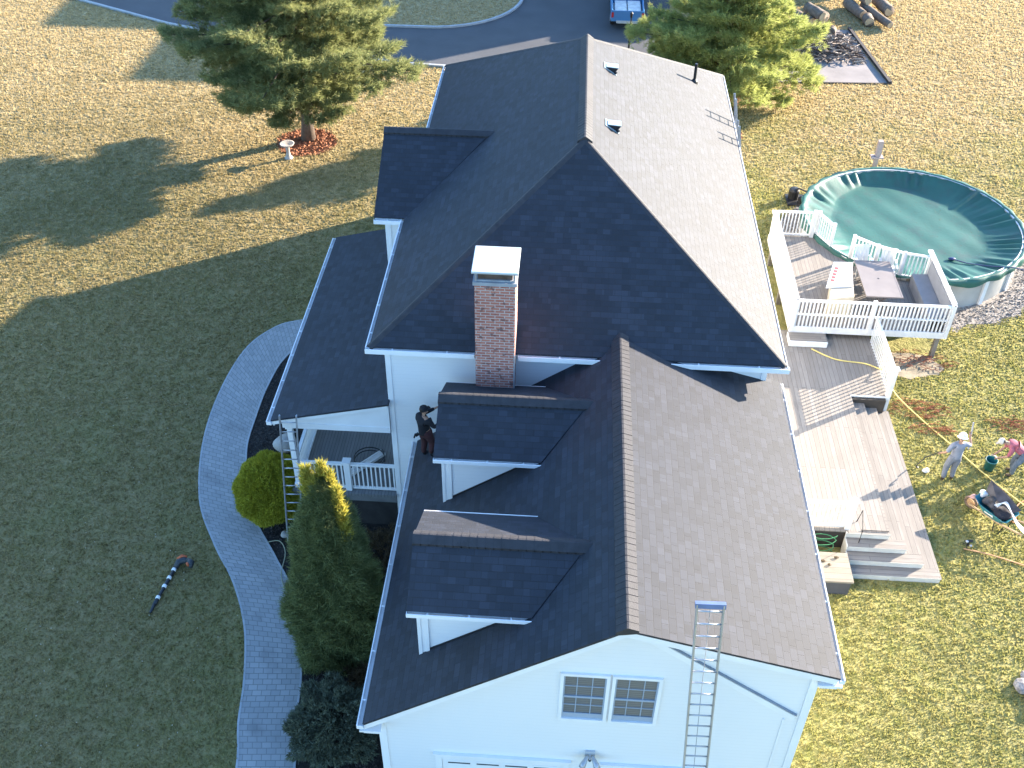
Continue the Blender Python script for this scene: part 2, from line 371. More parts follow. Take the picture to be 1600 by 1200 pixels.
# mulch chips give the beds real relief
def chips(name, region, n, mat, size, label=None):
    P = []
    x0, x1, y0, y1, test = region
    while len(P) < n:
        x, y = random.uniform(x0, x1), random.uniform(y0, y1)
        if test(x, y): P.append((x, y))
    P = np.array(P); m = len(P); a = RNG.uniform(0, 2*PI, (m, 1)); L = size*RNG.uniform(.5, 1.4, (m, 1)); tl = RNG.uniform(.1, .9, (m, 1))
    base = np.c_[P, np.full(m, .012)]; dx = np.c_[np.cos(a), np.sin(a), np.zeros(m)]; up = np.c_[-np.sin(a)*.7, np.cos(a)*.7, tl]
    v = np.stack([base-dx*L*.5, base+dx*L*.5, base+dx*L*.2+up*L*.6], 1).reshape(-1, 3)
    o = fastmesh(name, v, np.arange(3*m).reshape(-1, 3), mat); o['kind'] = 'stuff'
    if label: tag(o, label, 'mulch')
    return o
def bedtest(x, y):
    ys = [(abs(p.y-y), p.x) for p in Rs[::3]]; return x > min(ys)[1]+.05 and not (x > -4.8 and y < 8.3) and not (x > -8.3 and y > 8.3)
chips('mulch_chips', (-10.8, -4.8, -1, 16, bedtest), 16000, plain('mulch_chip', (.045, .035, .03), .9, .6, 9), .07, 'dark shredded bark mulch in the bed beside the curved path')
chips('red_mulch_chips', (-14.6, -11.7, 29.5, 32.3, lambda x, y: math.hypot(x+13.15, y-30.9) < 1.35), 2600, REDM, .12, 'reddish shredded mulch ringing the foot of the left pine')
def ingr(x, y):
    d = math.hypot(x-11.9, y-23.9); return d < 5.05 and math.hypot(x-11.78, y-24.07) > 4.1 and not (y < 22.6 and x < 11.3 and y > 17.2 and False)
chips('gravel_stones', (6.5, 17, 18.5, 29, ingr), 9000, GRAV, .07, 'pale gravel stones packed around the round pool')

# ---- grass blades
def in_poly(x, y, poly):
    poly = np.array(poly); ins = np.zeros(len(x), bool); j = len(poly)-1
    for i in range(len(poly)):
        xi, yi = poly[i]; xj, yj = poly[j]
        c = ((yi > y) != (yj > y)) & (x < (xj-xi)*(y-yi)/(yj-yi+1e-12)+xi); ins ^= c; j = i
    return ins
def blades():
    n = 620000; y = -1.5+60*RNG.random(n)**1.12; xl = -13.6-.44*y-1.5; xr = 9.6+.30*y+1.5; x = xl+(xr-xl)*RNG.random(n)
    bad = in_poly(x, y, [(p.x, p.y) for p in Ls]+[(-4, -5), (-4, 17.7)])
    for q in ([(-5.2, -2), (3.9, -2), (3.9, 24), (-8.6, 24), (-8.6, 8)], near+[(4.5, 60), (-40, 60)], [(5.2, 39), (14.5, 39.5), (13.7, 46.5), (5.2, 46.5)],
              [(3.6, 7.3), (9.05, 7.3), (9.05, 14.1), (9.2, 17), (11.4, 17), (11.4, 23), (3.6, 23)], disc(10.1, 16.75, 1.15, 30, .12, 1.2, .62, seed=9), disc(-13.15, 30.9, 1.25, 24), disc(11.9, 23.9, 4.95, 40), disc(7.4, 37.3, 1.3, 20)): bad |= in_poly(x, y, q)
    keep_isl = in_poly(x, y, isl); ok = ~bad | keep_isl
    x, y = x[ok], y[ok]; m = len(x)
    clump = np.sin(x*7.1+np.sin(y*5.3)*2)*np.sin(y*8.3+np.sin(x*4.1)*2)
    h = (.034+.026*RNG.random(m))*(1+.28*clump)*(1+.010*y); h = np.maximum(h, .015); a = RNG.uniform(0, 2*PI, m); wd = .018+.012*RNG.random(m)+.0004*y
    bx, by = np.cos(a)*wd, np.sin(a)*wd; lx, ly = RNG.normal(0, .6, m)*h, RNG.normal(0, .6, m)*h; z = np.zeros(m)
    v = np.stack([np.c_[x-bx, y-by, z], np.c_[x+bx, y+by, z], np.c_[x+lx, y+ly, h]], 1).reshape(-1, 3)
    o = fastmesh('lawn_grass', v, np.arange(3*m).reshape(-1, 3), TUFT); tag(o, 'short winter lawn grass, part green and part straw coloured', 'grass', kind='stuff')
blades()
def vines(name, c, n, r, label, seed):
    rr = random.Random(seed); mb = MB()
    for _ in range(n):
        a = rr.uniform(0, 2*PI); d = r*rr.random()**.6; x, y = c[0]+math.cos(a)*d*1.6, c[1]+math.sin(a)*d*.7; L = rr.uniform(.12, .35); b = rr.uniform(-.6, .6)
        mb.tube([(x, y, .03), (x+L*.5*math.cos(b), y+L*.5*math.sin(b), .09), (x+L*math.cos(b), y+L*math.sin(b), .04)], .009, 4)
    return tag(mb.build(name, plain(name+'_stem', (.34, .12, .06), .9, .3, 8)), label, 'dry weeds', 'patches of reddish dry weeds on the lawn', 'stuff')
vines('dry_weeds', (9.95, 14.45), 100, .7, 'reddish dry weeds on the lawn just below the deck rail corner', 1)
vines('dry_weeds', (10.3, 13.55), 45, .45, 'small reddish weed patch left of the yellow hose', 2)
vines('dry_weeds', (12.9, 13.9), 70, .6, 'reddish dry weeds at the right edge above the bending worker', 3)
vines('dry_weeds', (10.6, 17.0), 90, .8, 'rust coloured stalks under the raised deck corner', 4)
mb = MB()
for k, (x, y, r) in enumerate(((10.5, 4.5, .2), (10.2, 4.2, .24), (10.5, 3.9, .26), (10.35, 3.6, .2), (10.8, 4.2, .3))): mb.blob((x, y, .08), (r, r*.8, .12), k, 2, .3)
tag(mb.build('stone_heap', plain('grey_stone', (.28, .26, .25), .95, .5, 9, bump=1)), 'low heap of pale stones in the grass at the lower right edge', 'stones')

# ================================================================ HOUSE
xL, xR, yF, yB, zE, zR = -5.93, 3.87, 7.99, 24.36, 6.66, 9.78
hw = (xR-xL)/2; xm = (xL+xR)/2; yH, yK = yF+hw, yB-hw; PT = (zR-zE)/hw
gl, gr, gzl, gzr, gz = -4.963, 3.902, 3.445, 5.906, 6.947
sl, sr = (gz-gzl)/-gl, (gz-gzr)/gr
H = empty('house', (0, 8, 0), 'white two storey house with dark shingle roof, brick chimney and gabled garage wing', 'house')
def up(n):
    n = Vector(n).normalized(); return n
# --- main roof
t = .05
top = dict(fl=V(xL, yF, zE), fr=V(xR, yF, zE), br=V(xR, yB, zE), bl=V(xL, yB, zE), h=V(xm, yH, zR), k=V(xm, yK, zR))
mb = MB(); P = list(top.values()); Q = [p-V(0, 0, t) for p in P]
F4 = [(0, 1, 4), (1, 2, 5, 4), (2, 3, 5), (3, 0, 4, 5)]
mb.add(P+Q, F4+[tuple(i+6 for i in f[::-1]) for f in F4]+[(0, 6, 7, 1), (1, 7, 8, 2), (2, 8, 9, 3), (3, 9, 6, 0)])
roof = mb.build('main_roof', SH, H)
def caps(mb, p0, p1, half, slope_l, slope_r, lift=.05, seg=.15, side=None, tilt=.006):
    """ridge caps from p0 to p1; slope_l / slope_r: drop per metre either side"""
    p0, p1 = Vector(p0), Vector(p1); d = (p1-p0); L = d.length; d.normalize(); sd_ = Vector(side).normalized() if side else Vector((d.y, -d.x, 0)).normalized()
    n = max(1, int(L/seg))
    rr = random.Random(3)
    for i in range(n):
        a, b = p0+d*(L*i/n), p0+d*(L*(i+1.0)/n+.02)
        e0, e1 = lift+tilt+rr.uniform(0, .004), lift+rr.uniform(0, .003)
        def ring(p, e):
            return [p-sd_*half+V(0, 0, -slope_l*half-.02), p-sd_*half+V(0, 0, -slope_l*half+e), p-sd_*.02+V(0, 0, e+.004), p+sd_*.02+V(0, 0, e+.004), p+sd_*half+V(0, 0, -slope_r*half+e), p+sd_*half+V(0, 0, -slope_r*half-.02)]
        A, B = ring(a, e0), ring(b, e1); k = 6
        mb.add(A+B, [(j, j+1, k+j+1, k+j) for j in range(5)]+[(0, 1, 2, 3, 4, 5)[::-1], (6, 7, 8, 9, 10, 11)])
mb = MB(); caps(mb, (xm, yH-.05, zR), (xm, yK+.1, zR), .19, PT, PT, .055); mb.build('ridge_cap', CAPM, roof)
for a, b, nm in (('fl', 'h', 0), ('fr', 'h', 0), ('bl', 'k', 0), ('br', 'k', 0)):
    mb = MB(); d = (top[b]-top[a]).normalized(); sdv = Vector((d.y, -d.x, 0)).normalized(); s = PT*.707
    caps(mb, top[a]+V(0, 0, .0), top[b], .10, s, s, -.001, .16, tilt=.004); mb.build('hip_cap', CAPM, roof)
# --- fascia, soffit, gutters
def gutter(mb, p, q, out, w_=.125, h_=.11, hang=1.05, shell=.012):
    """open U gutter from p to q hung below the roof edge; out = outward unit"""
    p, q, out = Vector(p), Vector(q), Vector(out); d = (q-p).normalized(); L = (q-p).length
    c = (p+q)/2
    mb.obox(c+out*w_/2+V(0, 0, -h_), d*L/2, out*w_/2, V(0, 0, shell/2))
    mb.obox(c+out*(w_-shell/2)+V(0, 0, -h_/2+.01), d*L/2, out*shell, V(0, 0, h_/2+.005))
    for e in (p, q): mb.obox(e+out*w_/2+V(0, 0, -h_/2), d*.006, out*w_/2, V(0, 0, h_/2))
    n = int(L/hang)
    for i in range(n): mb.obox(p+d*(L*(i+.5)/n)+out*w_*.5+V(0, 0, .002), d*.016, out*w_*.48, V(0, 0, .004))
mb = MB()
ex = .3
mb.box((xL+.03, yF+.03, zE-.17), (xR-.03, yF+.06, zE-.045)); mb.box((xL+.03, yB-.06, zE-.24), (xR-.03, yB-.03, zE-.045))
mb.box((xL+.03, yF+.06, zE-.24), (xL+.06, yB-.06, zE-.045)); mb.box((xR-.06, yF+.06, zE-.24), (xR-.03, yB-.06, zE-.045))
mb.box((xL+.06, yF+.06, zE-.235), (xR-.06, yB-.06, zE-.21)); mb.build('main_fascia', WHITE, H)
mb = MB(); z = zE-.05
gutter(mb, (xL+.03, yF-.0, z), (xL+.03, 13.75, z), (-1, 0, 0)); mb.build('left_gutter', WHITE, H); mb = MB(); gutter(mb, (xL+.03, 18.9, z), (xL+.03, yB, z), (-1, 0, 0)); mb.build('left_gutter', WHITE, H)
mb = MB(); gutter(mb, (xR-.03, yF, z), (xR-.03, yB, z), (1, 0, 0), .09, .1); mb.build('right_gutter', WHITE, H)
for a_, b__ in ((xL-.09, -3.42), (-2.38, -.42), (1.15, xR+.09)): mb = MB(); gutter(mb, (a_, yF+.03, z), (b__, yF+.03, z), (0, -1, 0)); mb.build('front_gutter', WHITE, H)
# --- walls
wl, wr, wf, wb = xL+.33, xR-.35, 8.22, 24.0
mb = MB(); mb.box((wl, wf, 0), (wr, wb, zE-.235)); mb.build('main_wall', SID, H)
for x in (wl, wr):
    sx = 1 if x < 0 else -1; mb = MB()
    mb.box((x-.02, wf-.022, .0), (x+.11*sx, wf+.0, zE-.24)); mb.box((x-.022*sx, wf+.002, 0), (x-.002*sx, wf+.12, zE-.24)); mb.build('corner_board', WHITE, H)
# --- unseen low rear wing, added so its shadow edge falls on the left lawn
mb = MB(); mb.box((-5.2, wb+.01, 0), (3.3, 27.3, 4.95)); mb.build('shadow_wing_wall', SID, H)
mb = MB(); mb.prism([(-5.4, wb+.01, 5.35), (3.5, wb+.01, 5.35), (3.5, 27.6, 4.98), (-5.4, 27.6, 4.98)], (0, -.1, 1), .1); mb.build('shadow_wing_roof', SH, H)
# --- left cross gable
cz, cy, cf, chf = 8.07, 16.33, -6.78, 2.52
cs = (cz-6.64)/chf
def cg_x(zv): return xL+(zv-zE)/PT       # where the main left slope has this height
mb = MB()
for s in (-1, 1):
    a, b, c, d = V(cf, cy+s*chf, 6.64), V(cf, cy, cz), V(cg_x(cz)+.02, cy, cz), V(cg_x(6.68), cy+s*chf, 6.64)
    mb.prism([a, b, c, d], (0, s*cs, 1), .04)
cgr = mb.build('cross_gable_roof', SH, H)
mb = MB(); caps(mb, (cf-.01, cy, cz+.045), (cg_x(cz)+.1, cy, cz+.045), .17, cs, cs, .05); mb.build('ridge_cap', CAPM, cgr)
mb = MB(); wx = -6.52; y0, y1 = 14.12, 18.54
mb.prism([(wx, y0, 0), (wx, y1, 0), (wx, y1, 6.6), (wx, cy, 6.6+(cy-y0)*cs), (wx, y0, 6.6)], (1, 0, 0), wl-wx-.01); mb.build('cross_gable_wall', SID, H)
mb = MB(); mb.box((wx-.02, y0-.022, 4.6), (wx+.14, y0-.002, 6.56)); mb.box((cf+.02, cy-chf+.03, 6.42), (-5.99, y0-.03, 6.60)); mb.box((cf+.02, cy-chf+.08, 6.42), (cf+.04, cy+chf-.08, 6.58)); mb.build('cross_gable_trim', WHITE, H)
mb = MB(); gutter(mb, (cf+.0, cy-chf+.02, 6.6), (-6.0, cy-chf+.02, 6.6), (0, -1, 0), .12, .1, .5); mb.build('cross_gable_gutter', WHITE, H)
# --- roof vents and pipe
def mR(x): return zE+PT*(xR-x)
for vx, vy in ((-.33, 18.22), (-.31, 14.52)):
    z0 = mR(vx); n = V(PT, 0, 1).normalized(); dn = V(1, 0, -PT).normalized()
    mb = MB(); c = V(vx, vy, z0)
    # hooded box vent: flashing sheet, tilted hood, dark mouth on the downhill and front sides
    mb.obox(c+n*.015, dn*.22, V(0, .2, 0), n*.008)
    sy = V(0, 1, 0)
    a0, a1, b0, b1 = c-dn*.17-sy*.14+n*.03, c-dn*.17+sy*.14+n*.03, c+dn*.15-sy*.15+n*.20, c+dn*.15+sy*.15+n*.20
    mb.prism([a0, a1, b1, b0], n, .02)
    v = mb.build('roof_vent', plain('vent_sheet_metal', (.34, .42, .46), .35, .1, 4, metal=.2), H)
    mb = MB(); mb.prism([a0+n*.0-n*.01, b0-n*.002, c+dn*.15-sy*.15+n*.024], sy, .29); mb.build('vent_mouth', DARK, v)
    mb = MB(); mb.tube([c+dn*.13-sy*.13+n*.06, c+dn*.20-sy*.16+n*.05], .055, 12); mb.build('vent_collar', DARK, v)
mb = MB(); px, py = 2.61, 21.84; zz = mR(px)
mb.tube([(px, py, zz-.1), (px, py, zz+.62)], .05, 12); mb.lathe((px, py, zz), [(.13, -.07), (.11, .03), (.055, .10)], 12); mb.build('vent_pipe', DARK, H)
# --- garage roof
mb = MB(); yr = 0.0; yb_ = 8.42
mb.prism([(gl, yr, gzl), (0, yr, gz), (0, yb_, gz), (gl, yb_-.1, gzl)], (sl, 0, -1), .05)
mb.prism([(0.001, yr, gz), (gr, yr, gzr), (gr, yb_-.1, gzr), (0.001, yb_, gz)], (-sr, 0, -1), .05)
groof = mb.build('garage_roof', SH, H)
mb = MB(); caps(mb, (0, -.01, gz), (0, 8.5, gz), .2, sl, sr, .055, .15); mb.build('ridge_cap', CAPM, groof)
mb = MB(); z = gzl-.05; gutter(mb, (gl+.01, yr-.01, z), (gl+.01, 8.25, z), (-1, 0, 0)); mb.build('garage_left_gutter', WHITE, H)
mb = MB(); gutter(mb, (gr-.01, yr-.01, gzr-.05), (gr-.01, 8.3, gzr-.05), (1, 0, 0), .09, .1); mb.build('garage_right_gutter', WHITE, H)
mb = MB(); mb.box((gl+.03, yr+.08, gzl-.24), (gl+.06, 8.2, gzl-.06)); mb.box((gl+.07, yr+.28, gzl-.25), (gl+.3, 8.3, gzl-.225)); mb.build('garage_fascia', WHITE, H)
mb = MB(); mb.box((gr-.06, yr+.08, gzr-.24), (gr-.03, 8.2, gzr-.06)); mb.box((gr-.3, yr+.28, gzr-.25), (gr-.07, 8.3, gzr-.225)); mb.build('garage_fascia', WHITE, H)
# rake boards under the front edge
mb = MB()
mb.prism([(gl+.02, yr+.03, gzl-.06), (0, yr+.03, gz-.06), (0, yr+.03, gz-.24), (gl+.02, yr+.03, gzl-.24)], (0, 1, 0), .03)
mb.prism([(gr-.02, yr+.03, gzr-.06), (0, yr+.03, gz-.06), (0, yr+.03, gz-.24), (gr-.02, yr+.03, gzr-.24)], (0, 1, 0), .03)
mb.prism([(gl+.02, yr+.061, gzl-.2), (0, yr+.061, gz-.2), (0, yr+.061, gz-.225), (gl+.02, yr+.061, gzl-.225)], (0, 1, 0), .2)
mb.prism([(gr-.02, yr+.061, gzr-.2), (0, yr+.061, gz-.2), (0, yr+.061, gz-.225), (gr-.02, yr+.061, gzr-.225)], (0, 1, 0), .2)
mb.build('rake_board', WHITE, H)
gwl, gwr, gwy = gl+.27, gr-.27, .28
def gtop(x): return (gz+sl*x if x < 0 else gz-sr*x)-.09
mb = MB(); front = [(gwl, gwy, 0), (gwr, gwy, 0), (gwr, gwy, gtop(gwr)), (0, gwy, gtop(0)), (gwl, gwy, gtop(gwl))]
mb.prism(front, (0, 1, 0), wf-gwy-.01); gw = mb.build('garage_wall', SID, H)
mb = MB()   # frieze, corner boards, cornice returns, old rake line
def along(x0, z0, x1, z1, w_, th): mb.prism([(x0, gwy-.001, z0), (x1, gwy-.001, z1), (x1, gwy-.001, z1-w_), (x0, gwy-.001, z0-w_)], (0, -1, 0), th)
along(gwl, gtop(gwl)-.03, -.02, gtop(-.02)-.03, .2, .022); 
mb.build('frieze_board', WHITE, H); mb = MB(); mb.box((gwl-.02, gwy-.03, 0), (gwl+.13, gwy-.004, gtop(gwl)-.15)); mb.box((gwl-.022, gwy-.001, 0), (gwl-.003, gwy+.14, gtop(gwl)-.15)); mb.build('garage_corner_board', WHITE, H); mb = MB(); mb.box((gwr-.13, gwy-.03, 0), (gwr+.02, gwy-.004, gtop(gwr)-.02))
mb.box((gwr+.003, gwy-.001, 0), (gwr+.022, gwy+.14, gtop(gwr)-.15))
mb.build('garage_corner_board', WHITE, H); mb = MB(); mb.box((gwr-.42, gwy-.022, 0), (gwr-.38, gwy-.004, 4.12)); mb.build('vertical_trim', WHITE, H); mb = MB()
mb.box((gl-.08, yr+.0, gzl-.3), (gl+.35, yr+.25, gzl-.245)); mb.box((gl+.0, yr+.03, gzl-.37), (gl+.31, yr+.25, gzl-.3))
mb.build('cornice_return', WHITE, H); mb = MB(); mb.box((gr-.36, yr+.0, gzr-.3), (gr+.08, yr+.25, gzr-.245)); mb.box((gr-.31, yr+.03, gzr-.37), (gr-.0, yr+.25, gzr-.3))
mb.build('cornice_return', WHITE, H)
mb = MB(); dz = (6.42-4.15)/3.07
along(.25, 6.60, 3.42, 6.60-dz*3.17, .17, .03); mb.build('old_rake_trim', WHITE, H)
mb = MB(); mb.prism([(.30, gwy-.002, 6.61), (3.45, gwy-.002, 6.61-dz*3.15), (3.45, gwy-.002, 6.63-dz*3.15), (.30, gwy-.002, 6.63)], (0, -1, 0), .05); mb.build('rake_shadow_line', plain('grey_shadow_line', (.2, .24, .3), .5), H)  # dark gap and trim shadow drawn as a thin blue-grey strip
# windows
for x0, x1 in ((-1.07, -.20), (-.09, .78)):
    z0, z1 = 3.70, 5.16; yy = gwy
    mb = MB(); mb.box((x0+.02, yy-.006, z0+.05), (x1-.02, yy-.002, z1-.02)); wn = mb.build('window', BLIND, H)
    mb = MB(); f = .055
    mb.box((x0-.035, yy-.05, z0-.03), (x0+.03, yy-.001, z1+.05)); mb.box((x1-.03, yy-.05, z0-.03), (x1+.035, yy-.001, z1+.05)); mb.box((x0+.03, yy-.05, z1-.02), (x1-.03, yy-.001, z1+.05)); mb.box((x0+.03, yy-.055, z0-.05), (x1-.03, yy-.001, z0+.03))
    mb.build('window_frame', WHITE, wn)
    mb = MB(); zm = (z0+z1)/2+.02
    mb.box((x0+.03, yy-.028, zm-.025), (x1-.03, yy-.008, zm+.025)); mb.box((x0+.03, yy-.024, z0+.03), (x1-.03, yy-.008, z0+.20)); mb.box((x0+.03, yy-.024, z1-.055), (x1-.03, yy-.008, z1-.02))
    mb.box((x0+.03, yy-.0235, z0+.2), (x0+.06, yy-.0085, z1-.056)); mb.box((x1-.06, yy-.0235, z0+.2), (x1-.03, yy-.0085, z1-.056))
    for k in (1, 2): xx = x0+(x1-x0)*k/3; mb.box((xx-.009, yy-.018, z0+.2), (xx+.009, yy-.009, zm-.026)); mb.box((xx-.009, yy-.018, zm+.026), (xx+.009, yy-.009, z1-.056))
    for zz in ((z0+.2+zm)/2, (zm+z1-.03)/2): mb.box((x0+.06, yy-.017, zz-.009), (x1-.06, yy-.0095, zz+.009))
    mb.build('sash_grid', plain('sash_grey', (.30, .36, .45), .5, .05), wn)
# garage doors
for x0, x1 in ((-3.45, -.95), (-.0, 2.5)):
    mb = MB(); mb.box((x0, gwy-.012, .02), (x1, gwy-.003, 1.93))
    for k in range(4):
        for j in range(4):
            a = x0+.06+(x1-x0-.1)*j/4; zb = .06+k*.47; mb.box((a+.04, gwy-.022, zb+.05), (a+(x1-x0)/4-.08, gwy-.0125, zb+.39))
    gd = mb.build('garage_door', WHITE, H, bevel=.006)
    mb = MB()
    for j in range(4): a = x0+.06+(x1-x0-.1)*j/4; mb.box((a+.06, gwy-.026, 1.755), (a+(x1-x0)/4-.1, gwy-.0225, 1.80))
    mb.build('door_window', GLASS, gd)
    mb = MB(); mb.box((x0-.14, gwy-.04, 0), (x0-.005, gwy-.0025, 2.09)); mb.box((x1+.005, gwy-.04, 0), (x1+.14, gwy-.0025, 2.09)); mb.box((x0-.005, gwy-.04, 1.945), (x1+.005, gwy-.0025, 2.09)); mb.box((x0-.18, gwy-.07, 2.09), (x1+.18, gwy-.0025, 2.13)); mb.build('door_casing', WHITE, gd)
# floodlight
mb = MB(); mb.box((-.50, gwy-.05, 2.36), (-.30, gwy-.001, 2.56)); mb.tube([(-.4, gwy-.05, 2.46), (-.4, gwy-.16, 2.45)], .02, 8)
fl = mb.build('floodlight', plain('fixture_grey_white', (.45, .46, .48), .4, .1), H)
for s in (-1, 1):
    mb = MB(); mb.tube([(-.4+s*.05, gwy-.10, 2.5), (-.4+s*.13, gwy-.22, 2.38), (-.4+s*.16, gwy-.27, 2.33)], [.03, .065, .07], 10); mb.build('lamp_head', ALU, fl, True)
mb = MB(); mb.blob((-.4, gwy-.14, 2.42), (.035, .04, .04), 1, 2, 0); mb.build('motion_sensor', DARK, fl, True)
# --- dormers
def dormer(yc, n_):
    D = None; hx = -4.1; zr_, ze = 6.43, 5.74; hf = 1.28; s = (zr_-ze)/hf
    def gx(z): return -(gz-z)/sl
    mb = MB()
    for sg in (-1, 1):
        mb.prism([(hx, yc+sg*hf, ze), (hx, yc, zr_), (gx(zr_)+.03, yc, zr_), (gx(ze), yc+sg*hf, ze)], (0, sg*s, 1), .04)
    rf = mb.build('dormer_roof', SH, H)
    mb = MB(); caps(mb, (hx-.01, yc, zr_+.045), (gx(zr_)+.12, yc, zr_+.045), .18, s, s, .05, .155); mb.build('ridge_cap', CAPM, rf)
    mb = MB(); w0 = hf-.2; wx_ = -3.93
    mb.prism([(wx_, yc-w0, 3.9), (wx_, yc+w0, 3.9), (wx_, yc+w0, ze+.08), (wx_, yc, ze+.08+w0*s), (wx_, yc-w0, ze+.08)], (1, 0, 0), 2.1)
    wall = mb.build('dormer_wall', SID, H)
    for sg in (-1, 1):
        ys = yc+sg*w0; mb = MB()
        for a, b, th in ((0, .07, .05), (.07, .15, .03), (.15, .22, .045)):
            zb = gz+sl*(wx_+a)-.02; mb.box((wx_+a-.02, ys+sg*.001, zb), (wx_+b-.02, ys+sg*th, ze-.07))
        mb.build('corner_post', WHITE, wall)
    mb = MB()
    for sg in (-1, 1): mb.box((hx+.02, yc+sg*(hf-.03), ze-.12), (gx(ze)-.05, yc+sg*(hf-.06), ze-.005)); mb.box((hx+.02, yc+sg*(hf-.065), ze-.115), (gx(ze)-.25, yc+sg*(w0+.052), ze-.09))
    for sg in (-1, 1): mb.prism([(hx+.015, yc+sg*(hf-.02), ze-.02), (hx+.015, yc, zr_-.02), (hx+.015, yc, zr_-.16), (hx+.015, yc+sg*(hf-.02), ze-.16)], (1, 0, 0), .025)
    mb.build('dormer_fascia', WHITE, wall)
    for sg in (-1, 1):
        mb = MB(); gutter(mb, (hx, yc+sg*(hf-.02), ze-.01), (gx(ze)+.02, yc+sg*(hf-.02), ze-.01), (0, sg, 0), .095, .08, .7, .009); mb.build('dormer_gutter', WHITE, wall)
    mb = MB(); mb.box((wx_-.03, yc-.42, 4.35), (wx_-.012, yc+.42, 5.55)); wn = mb.build('dormer_window', GLASS, wall)
    # flashing line where the cheek meets the slope
    for sg in (-1, 1): mb = MB(); mb.beam((wx_+.2, yc+sg*(w0+.012), gz+sl*(wx_+.2)+.01), (gx(ze-.1), yc+sg*(w0+.012), ze-.1+.01), .02, .05); mb.build('step_flashing', DARK, wall)
dormer(6.55, 0); dormer(2.33, 1)
# --- chimney
cx0, cx1, cy0, cy1 = -3.36, -2.45, 7.58, 8.52
mb = MB(); mb.box((cx0, cy0, 3.0), (cx1, cy1, 8.84)); ch = mb.build('chimney', BRICK, H)
mb = MB(); mb.box((cx0-.035, cy0-.035, 8.842), (cx1+.035, cy1+.035, 8.93)); mb.box((cx0+.03, cy0+.03, 8.93), (cx1-.03, cy1-.03, 8.96)); mb.build('chimney_crown', plain('grey_crown', (.30, .31, .33), .6), ch)
for x in (cx0+.03, cx1-.03):
    for y in (cy0+.03, cy1-.03): mb = MB(); mb.box((x-.02, y-.02, 8.93), (x+.02, y+.02, 9.17)); mb.build('cap_leg', ALU, ch)
mb = MB(); mb.box((cx0+.07, cy0+.07, 8.961), (cx1-.07, cy1-.07, 9.165)); mb.build('cap_mesh', CAPBR, ch)
mb = MB(); mb.box((cx0-.06, cy0-.07, 9.17), (cx1+.06, cy1+.05, 9.23)); mb.build('chimney_lid', ALU_B, ch, bevel=.015)
mb = MB(); zb = gz+sl*cx0; mb.box((cx1-.02, cy0-.012, gz+sl*cx1), (cx1+.012, cy0+.03, 6.9)); mb.beam((cx0, cy0-.01, zb+.08), (cx1, cy0-.01, gz+sl*cx1+.08), .02, .16); mb.build('flashing_and_lit_edge', ALU, ch)  # base flashing, plus a pale upright strip drawing the sunlit brick edge
# --- porch
pex, pf, pb_ = -8.66, 8.0, 16.71
ps_ = (4.83-4.10)/(pex-wl)*-1
mb = MB(); mb.prism([(pex, pf, 4.10), (wl, pf, 4.83), (wl, pb_, 4.83), (pex, pb_, 4.10)], (ps_, 0, -1), .05)
prf = mb.build('porch_roof', SH, H)
mb = MB(); gutter(mb, (pex+.01, pf-.01, 4.05), (pex+.01, pb_, 4.05), (-1, 0, 0)); mb.build('porch_gutter', WHITE, prf)
mb = MB(); mb.prism([(pex+.02, pf+.02, 4.05), (wl-.03, pf+.02, 4.77), (wl-.03, pf+.02, 4.67), (pex+.02, pf+.02, 3.93)], (0, 1, 0), .03)
mb.box((pex+.03, pf+.06, 3.87), (pex+.06, pb_-.02, 4.05)); mb.build('porch_fascia', WHITE, prf)
mb = MB(); mb.prism([(-8.4, pf+.14, 3.93), (wl-.03, pf+.14, 3.93), (wl-.03, pf+.14, 4.68), (-8.4, pf+.14, 4.02)], (0, 1, 0), .06)
mb.box((-8.42, pf+.12, 3.75), (wl-.03, pf+.32, 3.93)); mb.box((-8.42, pf+.33, 3.75), (-8.24, pb_-.15, 3.93)); mb.box((-8.2, pf+.34, 3.9), (wl-.03, pb_-.15, 3.925)); mb.build('porch_beam', WHITE, prf)
mb = MB(); mb.box((-8.48, 8.12, 1.36), (wl-.03, 16.5, 1.45)); pfl = rot_uv(mb.build('porch_floor', PORCHM, H))
mb = MB(); mb.box((-8.44, 8.18, 1.12), (wl-.03, 16.45, 1.355)); mb.build('porch_skirt', plain('porch_skirt_grey', (.15, .155, .16), .8, .2, 4), pfl)
mb = MB(); mb.box((-8.3, 8.36, 0), (wl-.03, 16.3, 1.115)); mb.build('porch_foundation', plain('dark_lower_skirt', (.03, .028, .028), .9, .3, 4), pfl)  # inset box, near black from the ground to the grey skirt band
for (x, y) in ((-8.30, 8.32), (-8.30, 11.0), (-8.30, 13.7), (-8.30, 16.3)):
    mb = MB(); mb.box((x-.07, y-.07, 1.451), (x+.07, y+.07, 3.75)); mb.box((x-.1, y-.1, 1.45), (x+.1, y+.1, 1.62)); mb.box((x-.1, y-.1, 3.6), (x+.1, y+.1, 3.752)); mb.build('porch_post', WHITE, pfl, bevel=.008)
def railing(mb, p, q, zt, zb, sp=.115, bw=.035, rail_w=.09, mid=False):
    p, q = Vector((*p, 0)), Vector((*q, 0)); d = (q-p).normalized(); L = (q-p).length; s = V(-d.y, d.x, 0)
    mb.obox((p+q)/2+V(0, 0, zt), d*L/2, s*rail_w/2, V(0, 0, .03)); mb.obox((p+q)/2+V(0, 0, zb+.07), d*L/2, s*rail_w*.35, V(0, 0, .03))
    if mid: mb.obox((p+q)/2+V(0, 0, (zt*.55+zb*.45)), d*L/2, s*rail_w*.3, V(0, 0, .025))
    n = max(1, int(L/sp))
    for i in range(n):
        c = p+d*(L*(i+.5)/n); mb.obox(c+V(0, 0, (zt+zb)/2+.02), d*bw/2, s*bw/2, V(0, 0, (zt-zb)/2-.05))
